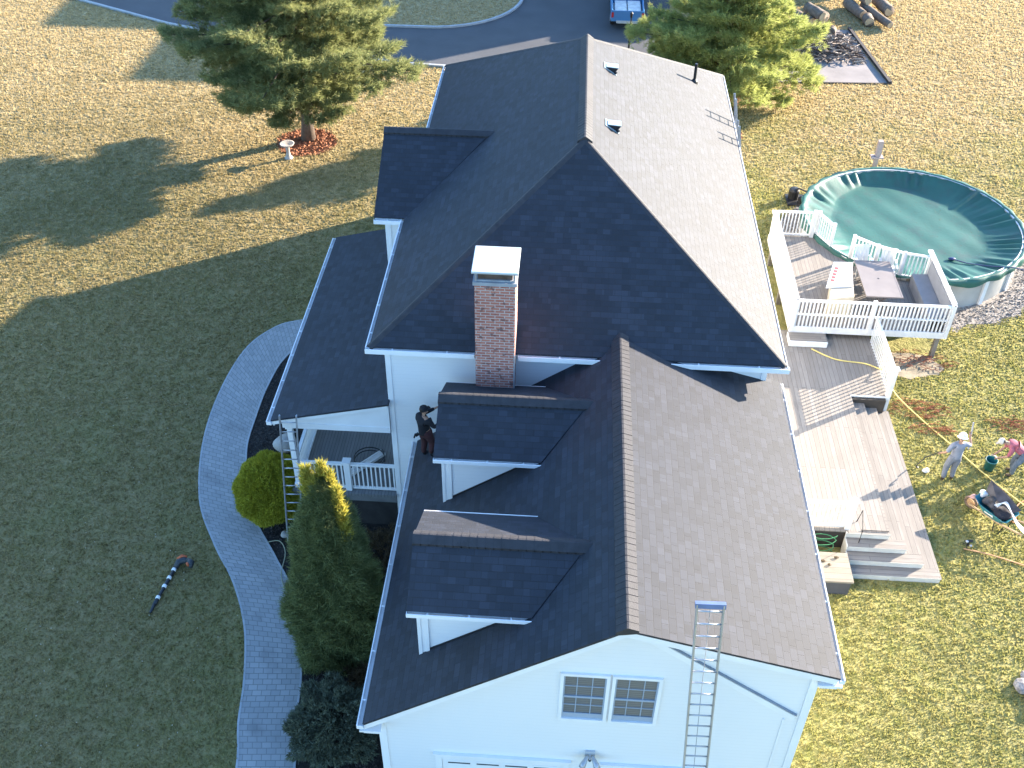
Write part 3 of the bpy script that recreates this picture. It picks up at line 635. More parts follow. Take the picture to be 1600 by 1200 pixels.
mb = MB(); railing(mb, (-8.22, 8.3), (-7.02, 8.3), 2.38, 1.45); railing(mb, (-6.82, 8.3), (wl-.02, 8.3), 2.38, 1.45); mb.box((-7.0, 8.22, 1.45), (-6.84, 8.38, 2.47)); mb.box((-7.03, 8.19, 2.47), (-6.81, 8.41, 2.51)); mb.build('porch_railing', WHITE, pfl)
mb = MB()
for a, b in ((8.4, 10.92), (11.08, 13.62), (13.78, 16.2)): railing(mb, (-8.30, a), (-8.30, b), 2.38, 1.45)
mb.build('porch_railing', WHITE, pfl)
# things on the porch floor
mb = MB(); tag(mb, ) if False else None
mb.tube([V(-6.55+.42*math.cos(a), 9.35+.42*math.sin(a), 1.48+.004*k) for k, a in enumerate([i*2*PI/28 for i in range(60)])], .014, 5); tag(mb.build('cable_coil', DARK), 'thin black cable lying in a loop on the porch floor', 'cable')
mb = MB(); d = V(.62, .72, 0).normalized(); s = V(-d.y, d.x, 0)
for o_, hh in ((0, .012), (-.09, .05), (.09, .05)): mb.obox(V(-6.62, 9.2, 1.50+hh)+s*o_, d*.62, s*(.09 if o_ == 0 else .008), V(0, 0, .008 if o_ == 0 else .045))
tag(mb.build('gutter_offcut', WHITE), 'short white gutter channel lying across the cable loop on the porch', 'gutter piece')
# ================================================================ DECK
DK = empty('deck', (7, 12, 0), 'weathered wooden deck with white railings running from the wide steps up to the round pool', 'deck')
LZ, UZ = .75, 1.18
mb = MB(); mb.prism([(3.56, 8.36, LZ-.04), (7.72, 8.36, LZ-.04), (7.72, 14.15, LZ-.04), (8.95, 14.15, LZ-.04), (8.95, 17.4, LZ-.04), (3.56, 17.4, LZ-.04)], (0, 0, 1), .04)
lf = rot_uv(mb.build('lower_floor', DECKM, DK))
mb = MB(); mb.box((3.7, 8.44, 0), (7.64, 14.0, LZ-.045)); mb.box((3.7, 14.0, .0), (8.85, 17.3, LZ-.045)); mb.build('deck_skirt', plain('shaded_skirt', (.05, .042, .035), .9), lf)  # skirt coloured dark so the pit beside the steps looks shaded
mb = MB(); mb.box((7.745, 14.115, LZ-.22), (8.97, 14.148, LZ+.003)); mb.box((8.955, 14.15, LZ-.22), (8.98, 17.1, LZ-.005)); mb.build('deck_fascia', WHITE_OLD, lf)
XS = [7.78, 8.20, 8.62, 9.05]; YS = [8.30, 7.98, 7.66, 7.34]; ZS = [.75, .565, .38, .195]
mb = MB(); mb.box((6.66, YS[0], LZ-.04), (XS[0], 8.358, LZ-.001)); mb.box((7.722, 8.36, LZ-.04), (XS[0], 14.1, LZ-.001)); mb.build('floor_nosing', DECKM, lf)
for k in (1, 2, 3):
    z = ZS[k]
    mb = MB(); mb.box((6.62, YS[k], z-.035), (XS[k], YS[k-1]+.02, z)); st = mb.build('front_step', DECKM, DK)
    mb = MB(); mb.box((XS[k-1]-.02, YS[k-1]+.022, z-.035), (XS[k], 14.10, z)); rot_uv(mb.build('side_step', DECKM, st))
for k in range(4):
    z = ZS[k]; zb = ZS[k+1]+.001 if k < 3 else 0
    mb = MB(); mb.box((6.63, YS[k]+.02, zb), (XS[k]-.02, YS[k]+.045, z-.036)); 
    mb.box((6.63, YS[k]-.004, z-.03), (XS[k]-.004, YS[k]-.0005, z+.001)); mb.build('riser', STEP_W, DK)
    mb = MB(); mb.box((XS[k]-.045, YS[k]+.047, zb), (XS[k]-.02, 14.09, z-.036)); mb.build('side_riser', STEP_W, DK)
mb = MB(); mb.prism([(6.59, YS[3]+.0, 0), (6.59, 8.35, 0), (6.59, 8.35, LZ), (6.59, YS[0], LZ), (6.59, YS[0], ZS[1]), (6.59, YS[1], ZS[1]), (6.59, YS[1], ZS[2]), (6.59, YS[2], ZS[2]), (6.59, YS[2], ZS[3]), (6.59, YS[3], ZS[3])], (1, 0, 0), .029); mb.build('stringer', STEP_W, DK)
mb = MB(); railing(mb, (3.75, 8.5), (6.55, 8.5), LZ+.95, LZ); mb.box((6.56, 8.42, LZ), (6.70, 8.56, LZ+1.05)); mb.box((6.53, 8.39, LZ+1.05), (6.73, 8.59, LZ+1.09)); mb.build('front_railing', WHITE_OLD, DK)
mb = MB(); mb.tube([(6.95, 8.75, LZ), (7.02, 8.75, LZ+.45), (6.93, 8.15, ZS[1]+.5), (6.93, 8.15, ZS[1])], .015, 8); mb.tube([(7.0, 8.42, LZ+.02), (7.75, 8.42, LZ+.02)], .012, 6); mb.build('handrail', DARK, DK)
mb = MB(); railing(mb, (8.93, 14.2), (8.93, 17.0), LZ+.98, LZ-.2, .15, .034); mb.box((8.86, 14.13, LZ-.75), (9.0, 14.27, LZ+1.06)); mb.box((8.83, 14.1, LZ+1.06), (9.03, 14.3, LZ+1.1)); mb.build('side_railing', WHITE_OLD, DK)
# upper deck
PC = (11.78, 24.07); PR = 4.10
def arc(a0, a1, n, r): return [(PC[0]+r*math.cos(rad(a0+(a1-a0)*i/n)), PC[1]+r*math.sin(rad(a0+(a1-a0)*i/n))) for i in range(n+1)]
ac0 = math.degrees(math.atan2(22.75-PC[1], 7.84-PC[0])) % 360; ac1 = math.degrees(math.atan2(20.0-PC[1], 11.35-PC[0])) % 360
A = arc(ac0, ac1, 16, PR+.07)
up_poly = [(6.25, 17.1), (11.35, 17.1)]+[(x, y) for x, y in A[::-1]]+[(6.25, 22.75)]
mb = MB(); mb.prism([(x, y, UZ-.04) for x, y in up_poly], (0, 0, 1), .04); uf = rot_uv(mb.build('upper_floor', DECKM, DK))
mb = MB(); mb.box((6.22, 17.05, UZ-.24), (11.4, 17.085, UZ-.0)); mb.box((6.21, 17.09, UZ-.24), (6.24, 22.78, UZ)); mb.box((11.36, 17.09, UZ-.24), (11.39, 20.0, UZ)); mb.build('rim_board', WHITE_OLD, uf)
GP = plain('grey_post', (.2, .18, .15), .9)
for x, y in ((6.4, 17.3), (8.9, 17.35), (11.2, 17.3), (11.2, 19.5), (6.4, 20), (6.4, 22.5)): mb = MB(); mb.box((x-.07, y-.07, 0), (x+.07, y+.07, UZ-.05)); mb.build('deck_post', GP, uf)
mb = MB(); railing(mb, (6.3, 17.1), (11.3, 17.1), 2.2, UZ-.2, .125, .045, .1, mid=True)
for x in (6.27, 8.8, 11.33): mb.box((x-.06, 17.03, UZ-.2), (x+.06, 17.17, 2.28))
fr_ = mb.build('upper_front_railing', WHITE_OLD, DK)
for x in (6.27, 11.33): mb = MB(); mb.box((x-.02, 17.02, 2.281), (x+.02, 17.07, 2.30)); mb.build('post_cap', DARK, fr_)
mb = MB(); mb.box((6.22, 17.18, UZ-.3), (6.26, 22.7, 2.17)); mb.box((6.18, 17.18, 2.171), (6.36, 22.8, 2.22))
for i in range(30): mb.box((6.265, 17.3+i*.18, UZ+.05), (6.285, 17.38+i*.18, 2.16))
mb.build('left_screen', WHITE_OLD, DK)
mb = MB(); mb.box((11.33, 17.18, UZ-.2), (11.37, 20.35, 2.22)); mb.box((11.26, 17.18, 2.221), (11.42, 20.42, 2.28)); mb.build('right_screen', WHITE_OLD, DK)
mb = MB(); mb.box((10.72, 17.25, 1.58), (11.32, 19.85, 1.63)); mb.box((10.72, 17.25, UZ+.002), (10.76, 19.85, 1.578)); mb.box((10.72, 19.81, UZ+.002), (11.32, 19.85, 1.578)); mb.box((11.25, 17.25, 1.65), (11.29, 19.85, 2.2)); mb.build('bench', plain('bench_grey', (.23, .235, .25), .7, .1), DK)
mb = MB(); railing(mb, (6.4, 22.75), (7.75, 22.75), 2.2, UZ); mb.box((7.7, 22.68, UZ), (7.84, 22.82, 2.28)); mb.build('back_railing', WHITE_OLD, DK)
A2 = arc(ac0, ac1, 5, PR-.05)
for i in range(5):
    a, b = A2[i], A2[i+1]
    if i in (1,): continue
    mb = MB(); railing(mb, a, b, 2.2 if i != 0 else 2.15, UZ+.05, .13, .035)
    for (x, y) in (A2[i], A2[i+1]) if i in (0, 4) else (A2[i],): mb.box((x-.05, y-.05, UZ-.2), (x+.05, y+.05, 2.26))
    mb.build('pool_side_railing', WHITE_OLD, DK)
mb = MB(); mb.box((6.16, 16.5, LZ+.001), (7.42, 17.04, .96)); mb.build('box_step', WHITE_OLD, DK, bevel=.02)
mb = MB(); mb.box((6.18, 16.55, .961), (7.40, 16.98, .985)); mb.build('step_tread', DECKM, DK)

# bulkhead beside the steps
B = empty('wooden_platform', (5.2, 7.4, 0), 'low worn wooden platform with debris between garage wall and deck steps', 'platform')
mb = MB(); mb.box((3.7, 6.75, .50), (6.55, 7.75, .56)); mb.build('platform_top', boards('worn_board', (.21, .18, .14), (.27, .24, .19), .19), B)
mb = MB(); mb.box((3.7, 6.79, 0), (6.5, 7.7, .498)); mb.build('platform_side', plain('dark_side', (.07, .07, .075), .9), B)
for i, (x, y) in enumerate(((5.85, 7.42), (6.0, 7.30), (6.22, 7.55))):
    mb = MB(); mb.blob((x, y, .585), (.07, .04, .025), i, 1, .3); tag(mb.build('leaf_clump', DRY), ('clump of dead leaves on the wooden platform, nearest the garage', 'clump of dead leaves on the wooden platform, lowest of the three', 'clump of dead leaves on the platform nearest the deck steps')[i], 'leaves')
mb = MB(); mb.tube([V(5.95+(.3+.02*math.sin(k*1.7))*math.cos(a), 8.02+.14*math.sin(a), .03+.012*k) for k, a in enumerate([i*2*PI/20 for i in range(80)])], .014, 5)
tag(mb.build('garden_hose', plain('green_hose', (.04, .16, .06), .5)), 'green garden hose coiled in the dark gap below the deck railing', 'hose')

# ================================================================ POOL
PL = empty('pool', (PC[0], PC[1], 0), 'round above-ground pool with pale upright wall panels beyond the deck', 'pool')
mb = MB(); mb.lathe((PC[0], PC[1], 0), [(PR-.12, 0), (PR-.12, 1.26)], 64); mb.lathe((PC[0], PC[1], 0), [(PR-.14, 1.26), (PR-.14, 0)], 64)
mb.build('pool_wall', plain('pool_wall_sheet', (.36, .35, .325), .5, .16, 1.5), PL, True)
for i in range(16):
    mb = MB()
    a = rad(i*22.5+6); c = V(PC[0]+math.cos(a)*(PR-.08), PC[1]+math.sin(a)*(PR-.08), .63); n = V(math.cos(a), math.sin(a), 0); mb.obox(c, n*.04, V(-n.y, n.x, 0)*.09, V(0, 0, .63)); mb.build('wall_upright', WHITE_OLD, PL)
mb = MB(); mb.lathe((PC[0], PC[1], 0), [(PR-.14, 1.26), (PR+.03, 1.26), (PR+.03, 1.285), (PR-.14, 1.285)], 64); mb.build('top_rail', WHITE_OLD, PL)
# cover: tarp hanging over the rim and sagging to the water
def cover():
    na, nr = 220, 34; v = []; f = []
    rr = random.Random(5); ph = [rr.uniform(0, 6) for _ in range(12)]
    def skirt(a): return .2+.10*math.sin(3*a+ph[0])+.08*math.sin(7*a+ph[1])+.05*math.sin(17*a+ph[2])
    # tight folds gathered near a handful of attachment points
    pins = [math.radians(x) for x in (148, 112, 75, 38, 12, -20, -48, -78, -110, -150, 178)]
    def fold(a, t):
        s = 0
        for i, p in enumerate(pins):
            d = (a-p+PI) % (2*PI)-PI; s += math.exp(-(d/.17)**2)*math.cos(d*(46+9*(i % 3)))*.11
        return s+.022*math.sin(23*a+ph[3])+.008*math.sin(41*a+ph[4])
    for j in range(nr+1):
        for i in range(na):
            a = 2*PI*i/na; wr_ = float(np.interp(math.degrees(a) % 360, [0, 15, 40, 75, 110, 135, 158, 180, 230, 283, 335, 360], [2.72, 2.6, 2.45, 3.1, 3.4, 3.2, 2.9, 2.75, 2.85, 2.5, 2.8, 2.72]))+.05*math.sin(5*a+ph[5])+.03*math.sin(11*a)
            if j == 0: r, z = PR+.07, 1.30-skirt(a)
            elif j == 1: r, z = PR+.08, 1.30-skirt(a)*.45
            elif j == 2: r, z = PR+.04, 1.315
            elif j == 3: r, z = PR-.06, 1.312
            elif j <= 18:
                t_ = (j-3)/15; r = (PR-.06)*(1-t_)+wr_*t_; z = 1.31-.42*(t_**.75); z += fold(a, t_)*math.sin(PI*min(1, t_*1.02))**.6*(1.1-t_)
            elif j < nr:
                t_ = (j-18)/(nr-18); r = wr_*(1-t_); z = .885+(.012*math.sin(r*math.cos(a)*2.3+1)*math.sin(r*math.sin(a)*2.9)+.008*math.sin(r*math.cos(a)*5+r*math.sin(a)*3))
            else: r, z = .0, .885
            x, y = PC[0]+r*math.cos(a), PC[1]+r*math.sin(a)
            if j <= 2: x += .03*math.sin(31*a+ph[6]); y += .03*math.sin(29*a+ph[7])
            v.append((x, y, z))
    for j in range(nr):
        for i in range(na): f.append((j*na+i, j*na+(i+1) % na, (j+1)*na+(i+1) % na, (j+1)*na+i))
    me = bpy.data.meshes.new('pool_cover'); me.from_pydata(v, [], f)
    me.polygons.foreach_set('use_smooth', [True]*len(f)); me.update()
    k = NT('green_tarp'); p = k.pos(); n = k.noise(p, .7, 4); c = k.mix(k.ramp(n, [(.3, 0), (.75, 1)]), (.024, .086, .070), (.036, .118, .096))
    dirt = k.ramp(k.noise(p, 1.6, 6, .68), [(.5, 0), (.68, .5)]); c = k.mix(dirt, c, (.048, .062, .064)); k.col(c); k.set(Roughness=.5, Specular_IOR_Level=.2); k.bump(k.noise(p, 3.5, 5, .6, 1.5), .22, .03)
    me.materials.append(k.m); planar_uv(me); o = bpy.data.objects.new('pool_cover', me); COL.objects.link(o)
    return tag(o, 'dark green tarpaulin cover sagging into the round pool with folds at the rim', 'pool cover')
cover()
mb = MB()
rr = random.Random(11); P = []
for _ in range(300):
    a = rr.uniform(0, 2*PI); d = 2.9*math.sqrt(rr.random()); x, y = PC[0]+d*math.cos(a), PC[1]+d*math.sin(a)
    s = rr.uniform(.015, .05); b = rr.uniform(0, PI); mb.add([(x, y, .895), (x+s*math.cos(b), y+s*math.sin(b), .90), (x-s*math.sin(b)*.6, y+s*math.cos(b)*.6, .897)], [(0, 1, 2)])
tag(mb.build('fallen_leaves', DRY), 'scatter of tiny dead leaves on the sunken pool cover', 'leaves', kind='stuff')
mb = MB(); mb.tube([(12.9, 22.0, .93), (13.3, 21.75, .95), (13.9, 21.35, 1.12), (14.6, 20.95, 1.36), (14.95, 20.85, 1.34)], .02, 6); mb.blob((12.85, 22.03, .93), (.16, .08, .05), 1, 2, .1)
tag(mb.build('cover_pump', plain('dark_blue_plastic', (.02, .03, .10), .4)), 'small dark blue cover pump with hose lying on the pool cover', 'pump')
mb = MB(); mb.lathe((8.0, 27.6, 0), [(.0, .0), (.22, 0), (.22, .42), (.17, .5), (0, .52)], 16); mb.lathe((8.25, 27.25, 0), [(0, 0), (.13, 0), (.13, .3), (0, .34)], 12); mb.tube([(8.0, 27.6, .45), (8.15, 27.4, .6), (8.6, 27.1, .55)], .035, 8); mb.box((7.7, 27.0, 0), (8.5, 27.9, .06))
tag(mb.build('filter_pump', DARK), 'black pool filter pump on the grass left of the pool', 'filter pump')
B = empty('wooden_post', (11.35, 28.75, 0), 'weathered wooden feeder post standing behind the pool cover', 'post')
mb = MB(); mb.box((11.27, 28.67, 0), (11.43, 28.83, 1.5)); mb.build('post', plain('weathered_post', (.3, .25, .22), .8), B)
mb = MB(); mb.box((11.1, 28.6, 1.45), (11.6, 28.9, 1.52)); mb.box((11.27, 28.66, 1.52), (11.47, 28.86, 2.2)); mb.build('board_head', plain('pinkish_board', (.36, .28, .25), .8), B)

# table, cabinet, chair on the upper deck
T = empty('patio_table', (9.35, 19.0, UZ), 'grey rectangular patio table with crossed legs on the upper deck', 'table')
mb = MB(); mb.box((8.78, 18.0, 1.86), (9.92, 20.1, 1.895)); mb.box((8.74, 17.96, 1.85), (9.96, 18.0, 1.90)); mb.box((8.74, 20.1, 1.85), (9.96, 20.14, 1.90)); mb.box((8.74, 18.0, 1.85), (8.78, 20.1, 1.90)); mb.box((9.92, 18.0, 1.85), (9.96, 20.1, 1.90)); mb.build('tabletop', plain('taupe_tile', (.20, .175, .165), .55, .1, 2), T)
mb = MB(); mb.lathe((9.35, 19.05, 1.8951), [(0, .004), (.035, .004), (.035, 0)], 12); mb.build('parasol_hole', DARK, T)
for s in (-1, 1):
    for e in (18.25, 19.85):
        mb = MB(); mb.beam((9.35-s*.4, e+.02*s, UZ+.005), (9.35+s*.4, e+.02*s, 1.85), .04, .04, (0, 1, 0)); mb.build('leg', plain('table_leg_taupe', (.12, .1, .095), .6), T)
T = empty('storage_cabinet', (8.0, 18.7, UZ), 'cream topped storage cabinet with red patterned label beside the patio table', 'cabinet')
mb = MB(); c0 = [(7.42, 17.55), (8.28, 17.75), (8.55, 19.75), (7.95, 19.72)]
mb.prism([(x, y, UZ+.01) for x, y in c0], (0, 0, 1), .8); mb.build('body', plain('cream_plastic', (.47, .42, .32), .5, .06), T, bevel=.02)
mb = MB(); mb.prism([(x, y, UZ+.812) for x, y in [(7.40, 18.15), (8.33, 18.3), (8.57, 19.78), (7.93, 19.75)]], (0, 0, 1), .05); mb.build('lid', plain('lid_pale_grey', (.50, .52, .56), .4, .05), T, bevel=.01)
mb = MB(); q = V(7.66, 18.5, UZ+.866); e = V(.33, .94, 0).normalized(); s = V(e.y, -e.x, 0)
for k in range(5):
    c = q+e*(.2*k+.1); mb.obox(c, e*.07, s*.06, V(0, 0, .001))
mb.build('label', plain('label_red', (.32, .07, .07), .6, .5, 30), T)
def chair(x, y, rz, label, long=False):
    R = Matrix.Rotation(rz, 3, 'Z'); T = empty('deck_chair', (x, y, UZ), label, 'chair', 'white deck chairs behind the table')
    def tr(mb): mb.v = [tuple(R @ Vector(p)+V(x, y, UZ)) for p in mb.v]; return mb
    mb = MB()
    for i in range(5): mb.box((-.26, -.25+i*.1, .40), (.26, -.165+i*.1, .425))
    tr(mb).build('seat', WHITE_OLD, T)
    mb = MB()
    for i in range(5): mb.prism([(-.25+i*.1, .25, .42), (-.165+i*.1, .25, .42), (-.165+i*.1, .40, .95), (-.25+i*.1, .40, .95)], (0, 1, 0), .025)
    mb.prism([(-.27, .39, .92), (.27, .39, .92), (.27, .41, .99), (-.27, .41, .99)], (0, 1, 0), .04); tr(mb).build('backrest', WHITE_OLD, T)
    for sx in (-1, 1):
        for sy in (-1, 1): mb = MB(); mb.beam((sx*.27, sy*.25, .005), (sx*.27, sy*.23, .41), .035, .035, (0, 1, 0)); tr(mb).build('leg', WHITE_OLD, T)
        mb = MB(); mb.box((sx*.27-.035, -.28, .62), (sx*.27+.035, .3, .645)); mb.beam((sx*.27, -.25, .41), (sx*.27, -.25, .62), .03, .03, (0, 1, 0)); tr(mb).build('armrest', WHITE_OLD, T)
chair(9.15, 20.32, 0.1, 'white deck chair tucked behind the patio table, left of the pair')
chair(9.95, 20.15, -.15, 'white deck chair behind the patio table, right of the pair nearest the bench')
# ================================================================ LADDERS
def ladder(foot, topp, width, side, name, label, group, mat=ALU, rung=.305, plate=False, rope=False):
    foot, topp, side = Vector(foot), Vector(topp), Vector(side).normalized(); d = (topp-foot); L = d.length; d.normalize(); n = side.cross(d)
    T = empty(name, foot, label, 'ladder', group)
    for s in (-1, 1):
        mb = MB(); mb.obox((foot+topp)/2+side*s*width/2, d*L/2, side*.012, n*.036); mb.obox((foot+topp)/2+side*s*(width/2-.012), d*L/2, side*.014, n*.008); mb.build('rail', mat, T)
        mb = MB(); mb.obox(foot+side*s*width/2, side*.03, n*.05, d*.03); mb.build('foot', DARK, T)
    k = int(L/rung)
    for i in range(k):
        c = foot+d*(.25+i*rung)
        if (c-foot).length > L-.05: break
        mb = MB(); mb.tube([c-side*width/2, c+side*width/2], .016, 8); mb.build('rung', mat, T, True)
    if plate:
        mb = MB(); mb.obox(topp-d*.03, side*(width/2+.03), d*.055, n*.035); mb.build('top_bar', plain('blue_ladder_bar', (.12, .17, .32), .5), T)
    if rope:
        mb = MB(); mb.tube([topp-d*.08, topp-d*1.2-n*.03+side*.0, topp-d*2.4-side*.02, foot+d*.5-side*.03], .006, 5); mb.build('rope', plain('grey_rope', (.25, .25, .26), .9), T)
    return T
ladder((1.74, -.95, 0), (1.22, -.42, 8.33), .44, (1, .02, 0), 'extension_ladder', 'long aluminium extension ladder leaning on the garage gable right of the window', 'ladders leaning on the house', rope=True, plate=True)
ladder((-8.42, 7.55, 0), (-8.14, 7.86, 4.42), .43, (1, .06, 0), 'straight_ladder', 'aluminium ladder against the porch roof corner beside the golden bush', 'ladders leaning on the house')
ladder((5.1, 20.5, 0), (3.80, 20.5, 7.62), .42, (0, 1, 0), 'straight_ladder', 'ladder tip over the right eave, farther of the two casting rung shadows', 'ladders leaning on the house')
ladder((5.1, 19.2, 0), (3.82, 19.2, 7.32), .42, (0, 1, 0), 'straight_ladder', 'ladder tip over the right eave, nearer of the two casting rung shadows', 'ladders leaning on the house')

# ================================================================ VEGETATION
def needles(P, D, L, wid, k, spread, up=.0):
    """k thin triangular needles at each point P growing about direction D"""
    n = len(P); P = np.repeat(P, k, 0); D = np.repeat(D, k, 0); m = n*k
    d = D+RNG.normal(0, spread, (m, 3)); d[:, 2] += up; d /= np.linalg.norm(d, axis=1)[:, None]
    s = np.cross(d, RNG.normal(0, 1, (m, 3))); s /= np.linalg.norm(s, axis=1)[:, None]+1e-9
    ll = L*RNG.uniform(.6, 1.3, (m, 1)); ww = wid*RNG.uniform(.7, 1.3, (m, 1)); base = P+RNG.normal(0, L*.18, (m, 3))
    return np.stack([base-s*ww/2, base+s*ww/2, base+d*ll], 1).reshape(-1, 3)
def pine(x, y, Ht, Rm, name, label, mat, seed, zlo=1.0, tiers=26, per=7, dens=1.0, needle=(.24, .03, 11), lean=(0, 0), prof=None, group='tall pines in the lawn'):
    rr = random.Random(seed); T = empty(name, (x, y, 0), label, 'tree', group)
    mb = MB(); pts = [(x+lean[0]*z/Ht+.06*math.sin(z*.8), y+lean[1]*z/Ht+.05*math.cos(z*.7), z) for z in np.linspace(0, Ht*.97, 14)]
    r0 = .026*Ht/1.3; mb.tube(pts, [r0*(1.25 if i == 0 else 1-.07*i) for i in range(14)], 10); mb.build('trunk', BARK, T, True)
    lm = MB(); P = []; D = []
    for ti in range(tiers):
        u = (ti+rr.uniform(0, .6))/tiers; z0 = zlo+(Ht-zlo)*u
        R = Rm*(prof(u) if prof else (min(1, .62+u*2.2)*(1-u)**.75))
        for b in range(per):
            a = 2*PI*(b+rr.uniform(-.35, .35))/per+ti*1.1; Lb = R*rr.uniform(.55, 1.18)
            if rr.random() < .08: Lb *= 1.15
            rise = rr.uniform(-.10, .22)+u*.45; cx_, cy_ = x+lean[0]*z0/Ht, y+lean[1]*z0/Ht; steps = 6; bp = []
            for s in range(steps+1):
                q = s/steps; bp.append(Vector((cx_+math.cos(a)*Lb*q, cy_+math.sin(a)*Lb*q, z0+Lb*(rise*q-.16*q*q+.10*q**3))))
            lm.tube(bp, [max(.008, .035*Lb/2.5*(1-.85*s/steps)) for s in range(steps+1)], 5, cap=False)
            nt_ = int(26*Lb*dens)
            for _ in range(nt_):
                q = 1-rr.random()**1.5*.78; s = min(steps-1, int(q*steps)); f_ = q*steps-s; c = bp[s].lerp(bp[s+1], f_)
                lat = rr.gauss(0, 1)*.17*Lb*(1.25-q*.75); sd_ = V(-math.sin(a), math.cos(a), 0); pz = rr.gauss(.03, .07)-abs(lat)*.12
                pt = c+sd_*lat+V(0, 0, pz); dv = V(math.cos(a), math.sin(a), .35)+sd_*(lat*1.1)
                P.append(pt); D.append(dv.normalized())
    lm.build('limbs', BARK, T, True)
    P = np.array([tuple(p) for p in P]); D = np.array([tuple(p) for p in D])
    v = needles(P, D, needle[0], needle[1], needle[2], .55, .1)
    fastmesh('crown', v, np.arange(len(v)).reshape(-1, 3), mat, T); return T
pine(-13.15, 31.15, 13.5, 5.2, 'pine_tree', 'tall blue green pine on a red mulch ring on the left lawn', PINE1, 3, zlo=2.0, tiers=30, per=9, dens=1.7, needle=(.24, .026, 18), prof=lambda u: min(1, .55+u*2.6)*(1-u)**.62)
pine(6.0, 38.3, 7.6, 5.2, 'pine_tree', 'sunlit yellow green pine behind the right rear corner of the house', PINE2, 8, zlo=.7, tiers=20, per=10, dens=1.7, needle=(.24, .027, 19), prof=lambda u: min(1, .75+u*1.6)*(1-u)**1.1)
def cloud(n, fn, L, wid, k, spread, up=.3):
    P = []; D = []
    while len(P) < n:
        p, d = fn(); P.append(p); D.append(d)
    return needles(np.array(P), np.array(D), L, wid, k, spread, up)
# cone shaped evergreen beside the garage
def evergreen(x, y, Ht, R, name, label):
    rr = random.Random(4); T = empty(name, (x, y, 0), label, 'tree')
    mb = MB(); mb.tube([(x, y, 0), (x, y, Ht*.5), (x+.02, y, Ht*.9)], [.11, .07, .02], 8); mb.build('trunk', BARK, T, True)
    ph = [rr.uniform(0, 6) for _ in range(6)]
    def rad_(u, a): return R*(min(1, .72+u*1.6)*(1-u)**.62)*(1+.10*math.sin(3*a+ph[0]+u*4)+.10*math.sin(5*a+ph[1]-u*13)+.08*math.sin(8*a+u*27))
    def fn():
        u = rr.random()**1.25; a = rr.uniform(0, 2*PI); q = 1-rr.random()**2*.45; r = rad_(u, a)*q
        d = V(math.cos(a), math.sin(a), .75).normalized()
        return (x+r*math.cos(a), y+r*math.sin(a), .25+(Ht-.25)*u), tuple(d)
    v = cloud(13000, fn, .17, .017, 15, .6, .3); fastmesh('crown', v, np.arange(len(v)).reshape(-1, 3), CONE, T)
    lm = MB()
    for i in range(70):
        u = rr.random(); a = rr.uniform(0, 2*PI); z = .3+(Ht-.4)*u; r = rad_(u, a)*.8; lm.tube([(x, y, z-.2), (x+r*math.cos(a), y+r*math.sin(a), z+.1)], [.02, .006], 4, cap=False)
    lm.build('limbs', BARK, T, True)
    # several leaders at the top, sunlight on their tips put into gold needles
    tips = [(-.30, .05, .35, .9), (.02, .10, .42, 1.0), (.20, .02, .30, 1.25), (.38, -.15, -.05, 1.2), (.45, -.25, -.5, 1.0), (-.12, -.05, .1, .8)]
    PP = []; DD = []
    for dx, dy, dz, hh in tips:
        for i in range(150):
            t_ = rr.random(); rr_ = .20*(1-t_*.7); a = rr.uniform(0, 2*PI); PP.append((x+dx+rr_*math.cos(a)*rr.random(), y+dy+rr_*math.sin(a)*rr.random(), Ht+dz-hh*(1-t_))); DD.append((math.cos(a)*.5, math.sin(a)*.5, .8))
    v = needles(np.array(PP), np.array(DD), .15, .026, 10, .35, .3); fastmesh('sunlit_tips', v, np.arange(len(v)).reshape(-1, 3), SUNTIP, T)
evergreen(-6.42, 4.25, 5.85, 1.34, 'conifer', 'dense cone shaped conifer with sunlit gold coloured tips between the path and garage')
def bush(x, y, z0, r, h, name, label, mat, n, L, wid, seed, ph_amp=.08, k=10):
    rr = random.Random(seed); T = empty(name, (x, y, z0), label, 'shrub'); ph = [rr.uniform(0, 6) for _ in range(4)]
    mb = MB()
    for i in range(14):
        a = rr.uniform(0, 2*PI); q = rr.uniform(.3, .8); mb.tube([(x, y, z0), (x+math.cos(a)*r*q*.6, y+math.sin(a)*r*q*.6, z0+h*.45), (x+math.cos(a)*r*q, y+math.sin(a)*r*q, z0+h*.8)], [.03, .02, .006], 5)
    mb.build('stems', BARK, T, True)
    def fn():
        a = rr.uniform(0, 2*PI); e = math.asin(rr.uniform(-.55, 1)); q = 1-rr.random()**2*.35
        rr_ = q*(1+ph_amp*math.sin(4*a+ph[0]+3*e)+ph_amp*math.sin(7*a-5*e+ph[1])); d = V(math.cos(a)*math.cos(e), math.sin(a)*math.cos(e), math.sin(e))
        return (x+d.x*r*rr_, y+d.y*r*rr_, z0+h*.5+d.z*h*.5*rr_), tuple(d)
    v = cloud(n, fn, L, wid, k, .6, .15); fastmesh('foliage', v, np.arange(len(v)).reshape(-1, 3), mat, T)
bush(-9.2, 8.6, 0, 1.02, 1.9, 'round_bush', 'round clipped golden green bush between the curved path and porch ladder', leafmat('gold_green_leaf', ((.26, .26, .02), (.36, .34, .03), (.46, .40, .045)), 4), 10000, .085, .022, 5, .035)
bush(-6.15, 1.75, 0, .98, 1.15, 'low_shrub', 'grey green low shrub between the path and the garage eave', SHRUB, 3800, .10, .03, 6, .14)
bush(-5.9, 6.9, 0, .75, .9, 'low_shrub', 'dark bare shrub in the bed under the garage eave beside the porch', DRY, 1100, .10, .02, 7, .2, 7)
bush(-5.45, 3.0, 0, .6, .8, 'low_shrub', 'dark brown shrub behind the cone conifer against the garage wall', DRY, 900, .10, .02, 9, .2, 7)
